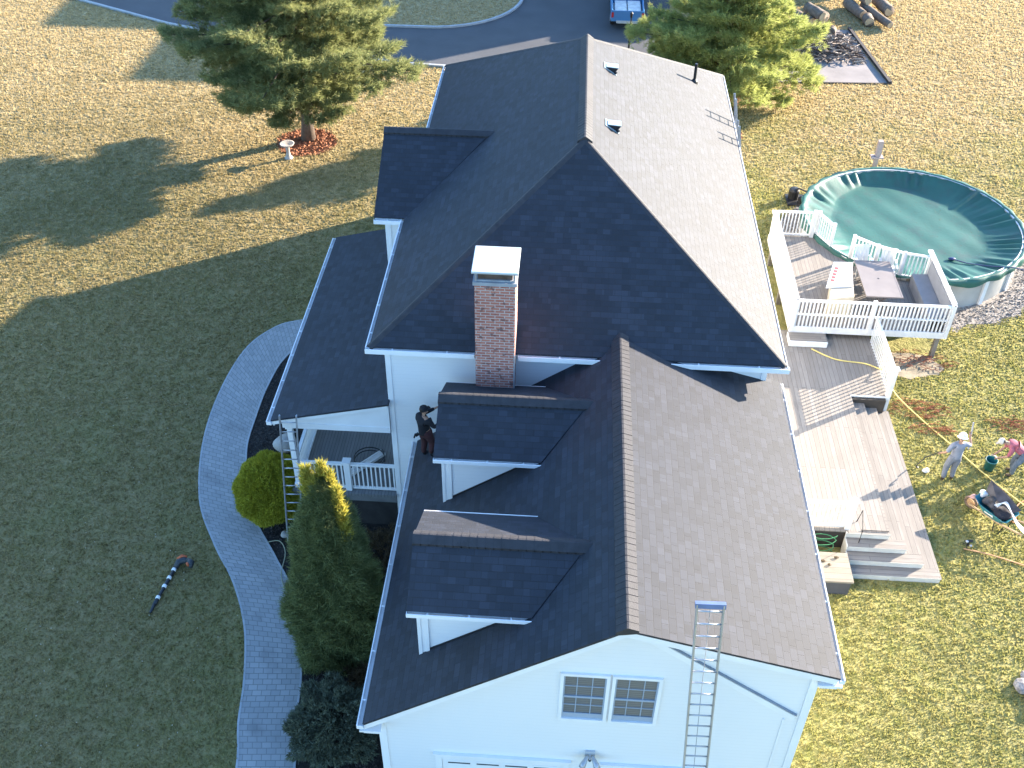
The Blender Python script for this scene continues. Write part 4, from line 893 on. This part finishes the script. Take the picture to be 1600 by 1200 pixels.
for i, (x, y, r, lab) in enumerate(((-9.55, 11.3, .38, 'large pale boulder in the dark bed left of the porch railing'), (-8.1, 6.95, .2, 'small flat pale rock in the bed below the porch ladder'), (-8.75, 7.75, .13, 'small pale stone at the foot of the porch ladder'))):
    mb = MB(); mb.blob((x, y, r*.45), (r, r*.85, r*.6), i+3, 3, .16); tag(mb.build('rock', ROCK, smooth=True), lab, 'rock')
mb = MB(); mb.tube(smoothline([(-9.2, 7.45, .03), (-8.85, 7.5, .05), (-8.6, 7.1, .04), (-8.55, 6.4, .03), (-8.35, 5.9, .03)], 6), .014, 6); tag(mb.build('cord', plain('pale_cord', (.3, .29, .2), .8)), 'thin pale cord curving through the bed beside the path', 'cord')
mb = MB(); mb.tube(smoothline([(-5.9, 1.2, .04), (-6.1, .7, .05), (-6.0, .2, .04), (-6.2, -.5, .04)], 6), .014, 6); tag(mb.build('cord', plain('pale_cord_b', (.3, .29, .24), .8)), 'pale cord lying in the bed at the bottom edge below the low shrub', 'cord')

# ================================================================ YARD THINGS
T = empty('bird_bath', (-13.62, 29.35, 0), 'small pale bird bath on a pedestal at the edge of the red mulch', 'bird bath'); c = (-13.62, 29.35, 0)
mb = MB(); mb.lathe(c, [(0, 0), (.19, 0), (.19, .05), (.12, .10), (.075, .3), (.09, .55), (.12, .6)], 18); mb.build('pedestal', ROCK, T, True)
mb = MB(); mb.lathe(c, [(.1, .58), (.29, .66), (.32, .72), (.28, .715), (.12, .66), (0, .65)], 22); mb.build('basin', ROCK, T, True)
# leaf blower on the lawn
def at(z): return z
T = empty('leaf_blower', (-11.3, 6.0, 0), 'black and orange leaf blower lying on the shaded left lawn', 'leaf blower')
e = V(-.13, -1.0, 0).normalized(); s0 = V(-11.40, 6.35, .08)
mb = MB(); mb.tube([s0, s0+e*.45, s0+e*.9, s0+e*1.25], [.055, .05, .045, .055], 12); mb.tube([s0+e*1.25, s0+e*1.5+V(0, 0, -.02)], [.05, .03], 10); mb.build('tube', plain('blower_tube_black', (.02, .025, .035), .4), T, True)
for q in (.05, .33, .62, 1.0): mb = MB(); mb.tube([s0+e*q+V(0, 0, .012), s0+e*(q+.08)+V(0, 0, .012)], .058, 12); mb.build('sticker', WHITE, T, True)
mb = MB(); mb.tube([s0, s0+V(.05, .16, .05), s0+V(.2, .22, .08), s0+V(.38, .16, .06)], [.07, .09, .09, .06], 12); mb.tube([s0+V(.3, .2, .1), s0+V(.42, .1, .12), s0+V(.44, -.03, .08)], [.07, .09, .05], 12); mb.build('motor_body', plain('blower_dark', (.03, .035, .04), .5), T, True)
mb = MB(); mb.tube([s0+V(.0, .22, .1), s0+V(.12, .29, .15), s0+V(.26, .27, .15)], [.03, .045, .03], 10); mb.tube([s0+V(.33, .06, .14), s0+V(.38, -.03, .15)], [.04, .03], 10); mb.build('orange_cover', plain('orange_plastic', (.42, .09, .03), .5), T, True)
mb = MB(); rr = random.Random(31)
for _ in range(260):
    y = rr.uniform(0, 22); x = rr.uniform(-13-.4*y, -12.4) if y > 10 else rr.uniform(-13-.4*y, -10.8 if y > 5 else -9.2)
    s = rr.uniform(.02, .055); b = rr.uniform(0, PI); z = rr.uniform(.05, .075)
    mb.add([(x, y, z), (x+s*math.cos(b), y+s*math.sin(b), z+.01), (x+s*.6*math.cos(b+1), y+s*.6*math.sin(b+1), z)], [(0, 1, 2)])
tag(mb.build('fallen_leaves', plain('pale_dead_leaf', (.42, .36, .26), .9)), 'sparse pale dead leaves on the shaded left lawn', 'leaves', kind='stuff')
# pickup truck
T = empty('pickup_truck', (1.45, 48.7, 0), 'blue pickup truck with a pale loaded bed on the shaded driveway', 'pickup truck')
x0, x1, y0, y1 = .55, 2.35, 45.3, 50.4
mb = MB()
mb.box((x0, y0+.06, .45), (x0+.09, y0+2.1, 1.12)); mb.box((x1-.09, y0+.06, .45), (x1, y0+2.1, 1.12)); mb.box((x0+.09, y0+2.02, .5), (x1-.09, y0+2.1, 1.12)); mb.box((x0+.0, y0+2.1, .45), (x1, y1, 1.08)); mb.build('body', TRUCKB, T, bevel=.04)
mb = MB(); mb.prism([(x0+.06, y0+2.12, 1.08), (x0+.06, y0+3.9, 1.08), (x0+.06, y0+3.3, 1.72), (x0+.06, y0+2.25, 1.75)], (1, 0, 0), x1-x0-.12); cb = mb.build('cab', TRUCKB, T, bevel=.05)
mb = MB(); mb.prism([(x0+.2, y0+3.36, 1.69), (x1-.2, y0+3.36, 1.69), (x1-.12, y0+3.92, 1.11), (x0+.12, y0+3.92, 1.11)], (0, 1, .9), .01); mb.box((x0+.25, y0+2.13, 1.2), (x1-.25, y0+2.20, 1.62)); mb.build('cab_glass', GLASS, cb)
mb = MB(); mb.box((x0+.1, y0+.08, .7), (x1-.1, y0+2.0, .78)); mb.box((x0+.2, y0+.25, .78), (x0+.85, y0+1.9, .98)); mb.box((x0+.92, y0+.2, .78), (x1-.18, y0+1.85, 1.0)); mb.build('bed_load', BEDL, T, bevel=.02)
mb = MB(); mb.box((x0+.02, y0, .5), (x1-.02, y0+.055, 1.1)); tg = mb.build('tailgate', TRUCKB, T, bevel=.02)
mb = MB(); mb.box((x0+.3, y0-.05, .42), (x1-.3, y0-.003, .56)); mb.build('bumper', ALU_B, T)
for sx in (x0+.02, x1-.14): mb = MB(); mb.box((sx, y0-.02, .72), (sx+.12, y0-.003, 1.0)); mb.build('tail_light', plain('red_lens', (.4, .02, .02), .3), T)
for wx_ in (x0+.1, x1-.1):
    for wy in (y0+1.0, y0+4.3):
        mb = MB(); mb.tube([(wx_-.1, wy, .36), (wx_+.1, wy, .36)], .36, 20); wh = mb.build('wheel', TIRE, T); mb = MB(); sg = 1 if wx_ > 1.4 else -1; mb.tube([(wx_+sg*.1, wy, .36), (wx_+sg*.115, wy, .36)], .2, 16); mb.build('rim', ALU, wh)
T = empty('lamp_post', (1.45, 41.6, 0), 'thin black lamp post standing behind the roof beside the driveway', 'lamp post')
mb = MB(); mb.tube([(1.45, 41.6, 0), (1.45, 41.6, 2.1)], [.06, .035], 10); mb.lathe((1.45, 41.6, 0), [(.1, 0), (.1, .12), (.05, .2)], 12); mb.build('pole', DARK, T)
mb = MB(); mb.lathe((1.45, 41.6, 0), [(.035, 2.1), (.06, 2.14), (.075, 2.32), (.09, 2.34), (.02, 2.42), (0, 2.44)], 10); mb.build('lantern', DARK, T)
# logs
LG = [((15.0, 49.6, .35), (15.95, 46.6, .3), .2, 'long thin felled log at the right end of the log pile'),
      ((14.9, 47.8, .28), (14.9, 47.0, .28), .28, 'short thick log with a pale cut face in the right pile'),
      ((14.2, 50.0, .3), (14.75, 48.0, .3), .28, 'bark covered log lying left of the long thin log'),
      ((15.9, 50.2, .4), (16.3, 48.6, .35), .3, 'dark log behind the long thin log at the pile edge'),
      ((14.4, 51.3, .8), (15.1, 49.0, .75), .25, 'upper log lying across the right log pile'),
      ((10.9, 47.6, .35), (11.6, 46.4, .35), .34, 'thick sawn log in the left pile nearest the pine'),
      ((11.7, 48.3, .4), (12.4, 47.1, .4), .36, 'thick sawn log in the middle of the left pile'),
      ((11.4, 47.3, .95), (12.1, 46.2, .8), .28, 'sawn log resting on top of the left pile'),
      ((10.3, 46.3, .3), (11.2, 45.3, .3), .3, 'short log at the near edge of the left pile'),
      ((12.7, 45.9, .22), (12.55, 45.5, .25), .22, 'small round log slice with a bright cut face by the brush pile')]
for i, (a, b, r, lab) in enumerate(LG):
    a, b = Vector(a), Vector(b); T = empty('log', a, lab, 'log', 'sawn logs piled beside the parking pad')
    n_ = 6; mb = MB(); rr = random.Random(i); mb.tube([a.lerp(b, k/n_)+V(rr.gauss(0, .015), 0, rr.gauss(0, .015)) for k in range(n_+1)], [r*rr.uniform(.92, 1.06) for _ in range(n_+1)], 14); mb.build('bark', LOGB, T, True)
    d = (b-a).normalized()
    for e_, s in ((a, -1), (b, 1)): mb = MB(); mb.tube([e_+d*s*.001, e_+d*s*.008], r*.86, 14); mb.build('cut_face', CUTW, T)
mb = MB(); rr = random.Random(21)
for i in range(520):
    u = rr.random(); x = 10.4+3.3*rr.random(); y = 41.9+rr.random()*(3.9 if x > 11.3 else 2.4); hgt = .75*math.exp(-((x-12.1)/1.3)**2-((y-43.3)/1.5)**2)
    z = rr.uniform(0.02, .06+hgt); a = rr.gauss(0, .7); L = rr.uniform(.25, .9); dz = rr.gauss(0, .12); r = rr.uniform(.012, .045)
    c = V(x, y, z); d = V(math.cos(a), math.sin(a), dz)*L/2; k = V(rr.gauss(0, .05), rr.gauss(0, .05), rr.gauss(0, .04)); A_ = c-d; B__ = c+d; A_.z = max(.02, A_.z); B__.z = max(.02, B__.z)
    mb.tube([A_, c+k+V(0, 0, .02), B__], [r, r*.9, r*.5], 5, rr.randrange(3))
tag(mb.build('brush_pile', [plain('stick_dark', (.06, .045, .04), .9), plain('stick_mid', (.15, .115, .095), .9), plain('stick_pale', (.32, .27, .23), .9)]), 'heap of broken branches and sticks on the paved pad', 'brush pile', kind='stuff')

# neighbouring building whose shadow crosses the driveway
T = empty('neighbour_house', (8, 60, 0), 'neighbouring house beyond the driveway', 'house')
mb = MB(); mb.box((3.6, 53.6, 0), (12.5, 61, 9.0)); mb.box((12.51, 53.2, 0), (17.0, 57, 5.05)); mb.box((-3.5, 60.0, 0), (3.59, 64, 9.0)); mb.build('wall', SID, T)
mb = MB(); mb.box((3.5, 53.5, 9.001), (12.6, 61.1, 9.15)); mb.box((12.61, 53.1, 5.051), (17.1, 57.1, 5.2)); mb.box((-3.6, 59.9, 9.001), (3.49, 64.1, 9.15)); mb.build('roof', SH, T)
for x in (5, 7.5, 10): mb = MB(); mb.box((x, 53.57, 5.8), (x+1, 53.599, 7.2)); mb.build('window', GLASS, T)

# hoses on the lawn
YH_ = [(8.0, 16.9, LZ+.02), (8.5, 16.2, LZ+.03), (9.02, 15.6, LZ+.05), (9.25, 15.2, .35), (10.12, 14.6, .05), (10.62, 13.6, .04), (11.15, 12.4, .05), (11.7, 11.5, .04), (12.2, 10.6, .04), (12.9, 9.6, .04)]
mb = MB(); mb.tube(smoothline([(6.9, 16.4, LZ+.02), (7.6, 15.9, LZ+.02), (8.5, 15.75, LZ+.02), (8.9, 15.4, LZ+.1), (9.05, 15.2, LZ+.2), (9.4, 14.9, .30), (10.12, 13.9, .05), (10.7, 12.9, .04), (11.25, 11.9, .04), (11.8, 11.0, .04), (12.4, 10.1, .04), (13.1, 9.2, .04)], 6), .022, 6)
tag(mb.build('yellow_hose', plain('yellow_hose', (.62, .50, .16), .5)), 'pale yellow hose stretched from the deck across the lawn past the workers', 'hose')
mb = MB(); mb.tube(smoothline([(11.75, 11.0, .04), (11.45, 10.3, .05), (11.7, 9.7, .04), (12.0, 10.4, .04), (12.6, 10.7, .04), (13.1, 10.4, .04)], 6), .018, 6); tag(mb.build('orange_cord', plain('orange_cord', (.50, .21, .08), .6)), 'orange cord looping on the grass below the bending worker', 'cord')
mb = MB(); mb.tube(smoothline([(10.0, 8.6, .05), (10.6, 8.45, .05), (11.3, 8.2, .04), (12.0, 7.9, .04), (13, 7.5, .04)], 6), .02, 6); tag(mb.build('orange_cord', plain('orange_cord_b', (.50, .26, .12), .6)), 'orange cord running under the wheelbarrow to the right edge', 'cord')
# ================================================================ PEOPLE
def skin(name, nodes, edges, mat, parent, sub=2, root=None):
    keys = list(nodes); idx = {k: i for i, k in enumerate(keys)}; me = bpy.data.meshes.new(name)
    me.from_pydata([tuple(nodes[k][0]) for k in keys], [(idx[a], idx[b]) for a, b in edges], []); me.materials.append(mat)
    o = bpy.data.objects.new(name, me); COL.objects.link(o)
    me.transform(Matrix.Translation(-parent.location)) if parent else None
    if parent: o.parent = parent
    m = o.modifiers.new('skin', 'SKIN'); m.use_smooth_shade = True
    for k in keys:
        r = nodes[k][1]; r = r if hasattr(r, '__len__') else (r, r); me.skin_vertices[0].data[idx[k]].radius = r; me.skin_vertices[0].data[idx[k]].use_root = (k == (root or keys[0]))
    s = o.modifiers.new('sub', 'SUBSURF'); s.levels = sub; s.render_levels = sub
    return o
SKINM = plain('skin', (.33, .19, .13), .55, .08, 6)
def hand_nodes(N, E, tag_, wrist, d, side, curl):
    d = Vector(d).normalized(); side = Vector(side).normalized(); nrm = d.cross(side).normalized(); w0 = Vector(wrist)
    N[tag_+'palm'] = (w0+d*.055, (.030, .020)); E.append((tag_+'wrist', tag_+'palm'))
    N[tag_+'palm2'] = (w0+d*.085, (.034, .018)); E.append((tag_+'palm', tag_+'palm2'))
    for i, (off, L) in enumerate(((-.030, .062), (-.010, .075), (.010, .070), (.029, .055))):
        a = w0+d*.105+side*off; N[f'{tag_}f{i}a'] = (a, .009); E.append((tag_+'palm2', f'{tag_}f{i}a'))
        b = a+d*L*.5*math.cos(curl)+nrm*L*.5*math.sin(curl); N[f'{tag_}f{i}b'] = (b, .0085); E.append((f'{tag_}f{i}a', f'{tag_}f{i}b'))
        c = b+d*L*.5*math.cos(curl*2.1)+nrm*L*.5*math.sin(curl*2.1); N[f'{tag_}f{i}c'] = (c, .007); E.append((f'{tag_}f{i}b', f'{tag_}f{i}c'))
    a = w0+d*.045-side*.038; N[tag_+'t1'] = (a, .011); E.append((tag_+'palm', tag_+'t1')); N[tag_+'t2'] = (a+d*.035-side*.02+nrm*.02, .009); E.append((tag_+'t1', tag_+'t2'))
def person(pos, J, label, shirtm, pantm, bootm, hairm, hat=None, sleeves='long', group=None, glove=None):
    """J: world offsets of joints from pos"""
    T = empty('person', pos, label, 'person', group); o = Vector(pos); W = {k: o+Vector(v) for k, v in J.items()}
    hd = (W['top']-W['neck']).normalized(); fc = Vector(J['face']).normalized(); rt = hd.cross(fc).normalized()*-1
    N = {'pelvis': (W['pelvis'], (.13, .10)), 'belly': (W['pelvis'].lerp(W['chest'], .5), (.125, .095)), 'chest': (W['chest'], (.15, .11)), 'ub': (W['chest'].lerp(W['neck'], .6), (.10, .08)), 'neck': (W['neck'], .052),
         'jaw': (W['neck']+hd*.085+fc*.02, .066), 'skull': (W['neck']+hd*.155+fc*.005, (.082, .092)), 'crown': (W['neck']+hd*.215-fc*.01, .066)}
    E = [('pelvis', 'belly'), ('belly', 'chest'), ('chest', 'ub'), ('ub', 'neck'), ('neck', 'jaw'), ('jaw', 'skull'), ('skull', 'crown')]
    for s in 'LR':
        N[s+'sh'] = (W[s+'sh'], .062); N[s+'el'] = (W[s+'el'], .043); N[s+'wrist'] = (W[s+'wr'], .030); E += [('ub', s+'sh'), (s+'sh', s+'el'), (s+'el', s+'wrist')]
        hand_nodes(N, E, s, W[s+'wr'], W[s+'wr']-W[s+'el'], rt*(1 if s == 'L' else -1)+Vector((.01, .01, .3)), .55)
        N[s+'hip'] = (W[s+'hip'], .092); N[s+'kn'] = (W[s+'kn'], .058); N[s+'an'] = (W[s+'an'], .042); E += [('pelvis', s+'hip'), (s+'hip', s+'kn'), (s+'kn', s+'an')]
    skin('body', N, E, SKINM if not glove else glove, T, 2, 'pelvis')
    c = W['neck']+hd*.14
    mb = MB(); mb.blob(c+fc*.092-hd*.015, (.014, .014, .02), 1, 1, 0)
    for s in (-1, 1): mb.blob(c+rt*s*.082, (.014, .02, .028), 2, 1, 0)
    mb.blob(c+fc*.085-hd*.05, (.02, .012, .007), 3, 1, 0); mb.build('face_features', SKINM, T, True)
    mb = MB()
    for s in (-1, 1): mb.blob(c+fc*.082+rt*s*.032+hd*.012, (.011, .011, .008), 4, 1, 0)
    mb.build('eyes', DARK, T, True)
    mb = MB(); mb.blob(c+hd*.045-fc*.022, (.092, .092, .085), 5, 3, .03); mb.build('hair', hairm, T, True)
    S = {'b': (W['pelvis']-(W['chest']-W['pelvis'])*.12, (.175, .135)), 'm': (W['pelvis'].lerp(W['chest'], .5), (.17, .135)), 'c': (W['chest'], (.19, .142)), 'u': (W['chest'].lerp(W['neck'], .62), (.115, .092)), 'n': (W['neck']-hd*.01, .066)}
    SE = [('b', 'm'), ('m', 'c'), ('c', 'u'), ('u', 'n')]
    for s in 'LR':
        S[s+'s'] = (W[s+'sh'], .080); S[s+'e'] = (W[s+'el'], .060); SE += [('u', s+'s'), (s+'s', s+'e')]
        if sleeves == 'long': S[s+'w'] = (W[s+'el'].lerp(W[s+'wr'], .93), .044); SE.append((s+'e', s+'w'))
    skin('shirt', S, SE, shirtm, T, 2, 'm')
    S = {'p': (W['pelvis'], (.155, .125)), 'w': (W['pelvis'].lerp(W['chest'], .42), (.158, .125))}; SE = [('p', 'w')]
    for s in 'LR':
        S[s+'h'] = (W[s+'hip'], .122); S[s+'k'] = (W[s+'kn'], .092); S[s+'a'] = (W[s+'an'], .068); SE += [('p', s+'h'), (s+'h', s+'k'), (s+'k', s+'a')]
    skin('trousers', S, SE, pantm, T, 2, 'p')
    for s in 'LR':
        f = Vector(J.get('foot'+s, J['face'])); f = Vector((f.x, f.y, f.z if abs(f.z) < .8 else 0)).normalized(); a = W[s+'an']
        skin('boot', {'h': (a-f*.04+V(0, 0, -.045), (.048, .045)), 'm': (a+f*.06+V(0, 0, -.055), (.046, .04)), 't': (a+f*.15+V(0, 0, -.062), (.042, .03)), 'u': (a+V(0, 0, .02), .052)}, [('h', 'm'), ('m', 't'), ('h', 'u')], bootm, T, 2)
    if hat:
        q = hd.to_track_quat('Z', 'Y').to_matrix(); hc = c+hd*.045
        mb = MB()
        if hat[0] == 'hard': mb.lathe((0, 0, 0), [(.0, .125), (.04, .122), (.08, .10), (.105, .06), (.115, .0), (.118, -.02), (.15, -.03), (.15, -.036), (.115, -.03)], 22)
        else: mb.lathe((0, 0, 0), [(.0, .095), (.05, .09), (.09, .06), (.105, .0), (.105, -.03)], 20)
        mb.v = [tuple(hc+q @ Vector(p)) for p in mb.v]
        if hat[0] != 'hard': mb.prism([hc+fc*.09+rt*.07, hc+fc*.17+rt*.05, hc+fc*.17-rt*.05, hc+fc*.09-rt*.07], hd, .012)
        mb.build('hat', hat[1], T, True)
    return T
GREYSH = plain('grey_work_shirt', (.21, .225, .27), .9, .12, 6); GREYTR = plain('grey_work_trousers', (.15, .165, .20), .9, .15, 5)
PINK = plain('faded_pink_shirt', (.34, .10, .13), .9, .15, 6); JEAN = plain('blue_grey_jeans', (.11, .14, .18), .9, .2, 5)
BOOT = plain('brown_boot', (.09, .06, .04), .8); WHAT = plain('white_hard_hat', (.75, .75, .74), .35, .03); HAIR = plain('dark_hair', (.015, .012, .01), .7)
MAROON = plain('dark_maroon_trousers', (.05, .018, .02), .9, .2, 6); CAPH = plain('pale_cap', (.5, .47, .42), .8, .1)
# worker seen from behind: left arm out low with a tool, right arm raised on a pole
person((10.24, 11.35, 0), dict(face=(.25, .95, -.12), pelvis=(0, 0, .93), chest=(0, .03, 1.26), neck=(.02, .06, 1.47), top=(.04, .14, 1.75),
    Lsh=(-.19, .02, 1.39), Lel=(-.33, -.06, 1.15), Lwr=(-.38, .10, .98), Rsh=(.21, .05, 1.40), Rel=(.37, .14, 1.28), Rwr=(.34, .30, 1.48),
    Lhip=(-.10, 0, .88), Lkn=(-.13, .06, .48), Lan=(-.15, -.03, .09), Rhip=(.10, 0, .88), Rkn=(.10, .08, .48), Ran=(.12, .02, .09)),
    'worker in white hard hat and grey clothes standing on the lawn, back turned', GREYSH, GREYTR, BOOT, HAIR, ('hard', WHAT), 'short', 'roofing crew')
# bending worker reaching to the bucket
person((12.12, 11.75, 0), dict(face=(-.75, .05, -.65), pelvis=(.24, -.03, .86), chest=(-.08, .07, 1.06), neck=(-.27, .13, 1.10), top=(-.52, .20, 1.12), footL=(-1, .2, 0), footR=(-1, .2, 0),
    Lsh=(-.18, -.08, 1.02), Lel=(-.25, -.10, .76), Lwr=(-.42, .02, .60), Rsh=(-.14, .27, 1.04), Rel=(-.22, .30, .78), Rwr=(-.42, .22, .62),
    Lhip=(.22, -.12, .82), Lkn=(.02, -.14, .46), Lan=(.04, -.12, .09), Rhip=(.23, .09, .82), Rkn=(.08, .12, .45), Ran=(.14, .14, .09)),
    'worker in a pink shirt and pale cap bending over a teal bucket', PINK, JEAN, BOOT, HAIR, ('cap', CAPH), 'short', 'roofing crew')
# roofer on the garage slope beside the dormer
person((-4.60, 7.42, 3.66), dict(face=(.75, .55, -.1), pelvis=(-.02, -.02, .86), chest=(-.04, .0, 1.17), neck=(-.02, .03, 1.37), top=(-.03, .07, 1.64), footL=(.6, .7, .3), footR=(.8, .2, .5),
    Lsh=(-.17, .12, 1.29), Lel=(-.02, .36, 1.18), Lwr=(.20, .46, 1.24), Rsh=(.13, -.12, 1.29), Rel=(.24, -.10, 1.10), Rwr=(.40, .04, 1.20),
    Lhip=(-.09, .04, .80), Lkn=(-.06, .14, .44), Lan=(-.10, .08, .06), Rhip=(.08, -.05, .80), Rkn=(.15, .0, .52), Ran=(.12, -.10, .22)),
    'roofer in black jacket and maroon trousers standing on the roof slope beside the upper dormer', BLK, MAROON, DARK, HAIR, ('cap', BLK), 'long', 'roofing crew')
mb = MB(); mb.beam((-4.84, 7.3, 4.48), (-4.76, 7.34, 4.52), .04, .08); mb.beam((-4.87, 7.28, 4.42), (-4.84, 7.3, 4.54), .03, .03); tag(mb.build('nail_gun', DARK), 'small black tool hanging at the hip of the roofer', 'tool')
# tools of the standing worker
h1 = Vector((10.62, 11.70, 1.55)); mb = MB(); mb.tube([h1+V(-.05, .06, .38), h1+V(.04, -.05, -.55)], .022, 8); tag(mb.build('short_pipe', plain('grey_pipe', (.3, .3, .33), .5)), 'short grey pipe held upright in the raised hand of the hard hat worker', 'pipe')
mb = MB(); mb.tube([(9.86, 11.5, .98), (9.66, 11.9, .35), (9.42, 11.8, .06)], .016, 8); mb.blob((9.45, 11.75, .06), (.05, .04, .03), 1, 1, .1); tag(mb.build('tool_pole', DARK), 'thin black tool held low in the left hand of the hard hat worker', 'tool')
mb = MB(); mb.blob((9.66, 11.62, .07), (.11, .07, .06), 3, 2, .25); mb.blob((9.74, 11.70, .05), (.06, .05, .04), 5, 2, .2); tag(mb.build('work_glove', WHITE_OLD), 'crumpled white work glove on the grass left of the hard hat worker', 'glove')
# bucket
c = (11.60, 11.90, 0); T = empty('bucket', c, 'teal bucket on the grass under the hands of the bending worker', 'bucket')
mb = MB(); mb.lathe(c, [(0, .01), (.14, .01), (.165, .38), (.175, .38), (.175, .36)], 22); mb.lathe(c, [(.158, .38), (.138, .03), (0, .03)], 22); mb.build('pail', plain('teal_plastic', (.012, .13, .15), .4, .1), T, True)
mb = MB(); mb.tube([V(c[0]+.17*math.cos(a), c[1]+.17*math.sin(a)*.35+.05, .37+.0*a+.10*math.sin(a)) for a in np.linspace(0, PI, 12)], .006, 6); mb.build('handle', ALU, T)
# wheelbarrow
T = empty('wheelbarrow', (10.95, 9.75, 0), 'teal wheelbarrow loaded with grey debris and white scraps on the lawn', 'wheelbarrow')
ax = V(.62, -.78, 0).normalized(); ay = V(-ax.y, ax.x, 0); o_ = V(10.98, 9.78, 0)
def L3(a, b, z): return o_+ax*a+ay*b+V(0, 0, z)
rim = [(-.50, -.20), (-.50, .20), (-.3, .34), (.52, .36), (.62, .30), (.62, -.30), (.52, -.36), (-.3, -.34)]; flo = [(-.22, -.13), (-.22, .13), (-.1, .2), (.36, .2), (.4, .17), (.4, -.17), (.36, -.2), (-.1, -.2)]
mb = MB(); R1 = [L3(a, b, .66 if a < .5 else .62) for a, b in rim]; F1 = [L3(a, b, .34) for a, b in flo]; R2_ = [L3(a*.96, b*.95, .655 if a < .5 else .615) for a, b in rim]; F2 = [L3(a*.96, b*.95, .36) for a, b in flo]
mb.add(R1+F1, [(i, (i+1) % 8, 8+(i+1) % 8, 8+i) for i in range(8)]+[tuple(range(8, 16))]); mb.add(R2_+F2, [(i, 8+i, 8+(i+1) % 8, (i+1) % 8) for i in range(8)]+[tuple(range(15, 7, -1))]); mb.add(R1+R2_, [(i, 8+i, 8+(i+1) % 8, (i+1) % 8) for i in range(8)])
mb.build('tray', plain('teal_tray', (.02, .16, .20), .4, .15), T)
mb = MB(); m0 = (L3(.0, -.352, .6)+L3(.0, -.20, .42))/2
n = (L3(.1, -.36, .66)-L3(.1, -.2, .34)).normalized(); nn = n.cross(ax).normalized(); nn = nn if nn.dot(ay) < 0 else -nn
mb.obox(L3(.08, -.285, .50)+nn*.012, ax*.14, n*.035, nn*.003); mb.obox(L3(.18, -.285, .505)+nn*.012, ax*.03, n*.05, nn*.003); mb.build('white_marking', WHITE, T)
for s in (-1, 1):
    mb = MB(); mb.beam(L3(-.62, s*.09, .2), L3(.35, s*.19, .33), .035, .045); mb.beam(L3(.35, s*.19, .33), L3(1.12, s*.29, .58), .035, .045); mb.build('handle', plain('wood_handle', (.42, .29, .17), .7), T)
    mb = MB(); mb.tube([L3(.25, s*.17, .32), L3(.32, s*.22, .0), L3(.5, s*.22, .0), L3(.55, s*.2, .38)], .014, 8); mb.build('leg', DARK, T)
w0 = L3(-.62, 0, .2); mb = MB(); rg = []
for k in range(24):
    a = 2*PI*k/24; rg.append(w0+ax*math.cos(a)*.17+V(0, 0, math.sin(a)*.17+.0))
rg.append(rg[0]); mb.tube(rg, .04, 8, cap=False); wh = mb.build('wheel', plain('dirty_tyre', (.16, .11, .08), .9, .4, 9), T, True)
mb = MB(); mb.tube([w0-ay*.03, w0+ay*.03], .12, 14); mb.build('rim', plain('rim_ochre', (.4, .24, .12), .7), wh)
for i, (a, b, z, r, l, m) in enumerate(((-.1, .05, .62, (.22, .2, .14), 'grey crumpled debris filling the front of the wheelbarrow', plain('debris_dark', (.07, .065, .065), .9, .5, 9)), (-.42, .12, .66, (.13, .10, .09), 'white crumpled scrap hanging over the front of the wheelbarrow', WHITE_OLD), (.3, .0, .6, (.22, .22, .09), 'dark shingle scraps heaped in the rear of the wheelbarrow', plain('debris_black', (.025, .022, .025), .9, .4, 9)), (-.55, -.1, .55, (.14, .07, .05), 'pinkish scrap drooping off the nose of the wheelbarrow', plain('pink_scrap', (.5, .3, .27), .8)))):
    mb = MB(); mb.blob(L3(a, b, z), r, i+4, 3, .5); tag(mb.build('debris', m), l, 'debris')
mb = MB(); mb.prism([L3(-.42, .16, .68), L3(-.50, .38, .98), L3(.05, .36, .90), L3(.62, .30, .74), L3(.5, .14, .64), L3(0, .10, .72)], (0, -.3, 1), .02); tag(mb.build('dark_sheet', plain('weathered_black_sheet', (.06, .055, .06), .6, .5, 5)), 'long dark sheet of roofing leaning in the wheelbarrow', 'sheet')
mb = MB()
for k in range(3): mb.tube(smoothline([L3(.05+.04*k, -.1, .72), L3(.2, .1+.05*k, .80), L3(.5, .05, .72), L3(.9, -.1-.05*k, .66), L3(1.5, .0-.1*k, .5)], 5), .014, 6)
tag(mb.build('white_strips', WHITE_OLD), 'thin white strips trailing out of the rear of the wheelbarrow', 'strips')
# small tripod light / sprinkler
T = empty('sprinkler', (10.12, 8.72, 0), 'small dark sprinkler standing on the grass below the wheelbarrow', 'sprinkler')
mb = MB(); mb.tube([(10.12, 8.72, .05), (10.12, 8.72, .22)], .03, 8); mb.tube([(10.02, 8.72, .22), (10.22, 8.74, .24)], .035, 8)
for k in range(3): a = k*2.1; mb.tube([(10.12, 8.72, .1), (10.12+.13*math.cos(a), 8.72+.13*math.sin(a), .02)], .012, 6)
mb.build('frame', DARK, T)
mb = MB(); mb.blob((10.06, 8.70, .24), (.05, .04, .03), 1, 2, .1); mb.blob((10.18, 8.66, .12), (.04, .04, .03), 2, 2, .1); mb.build('nozzle', ALU, T, True)
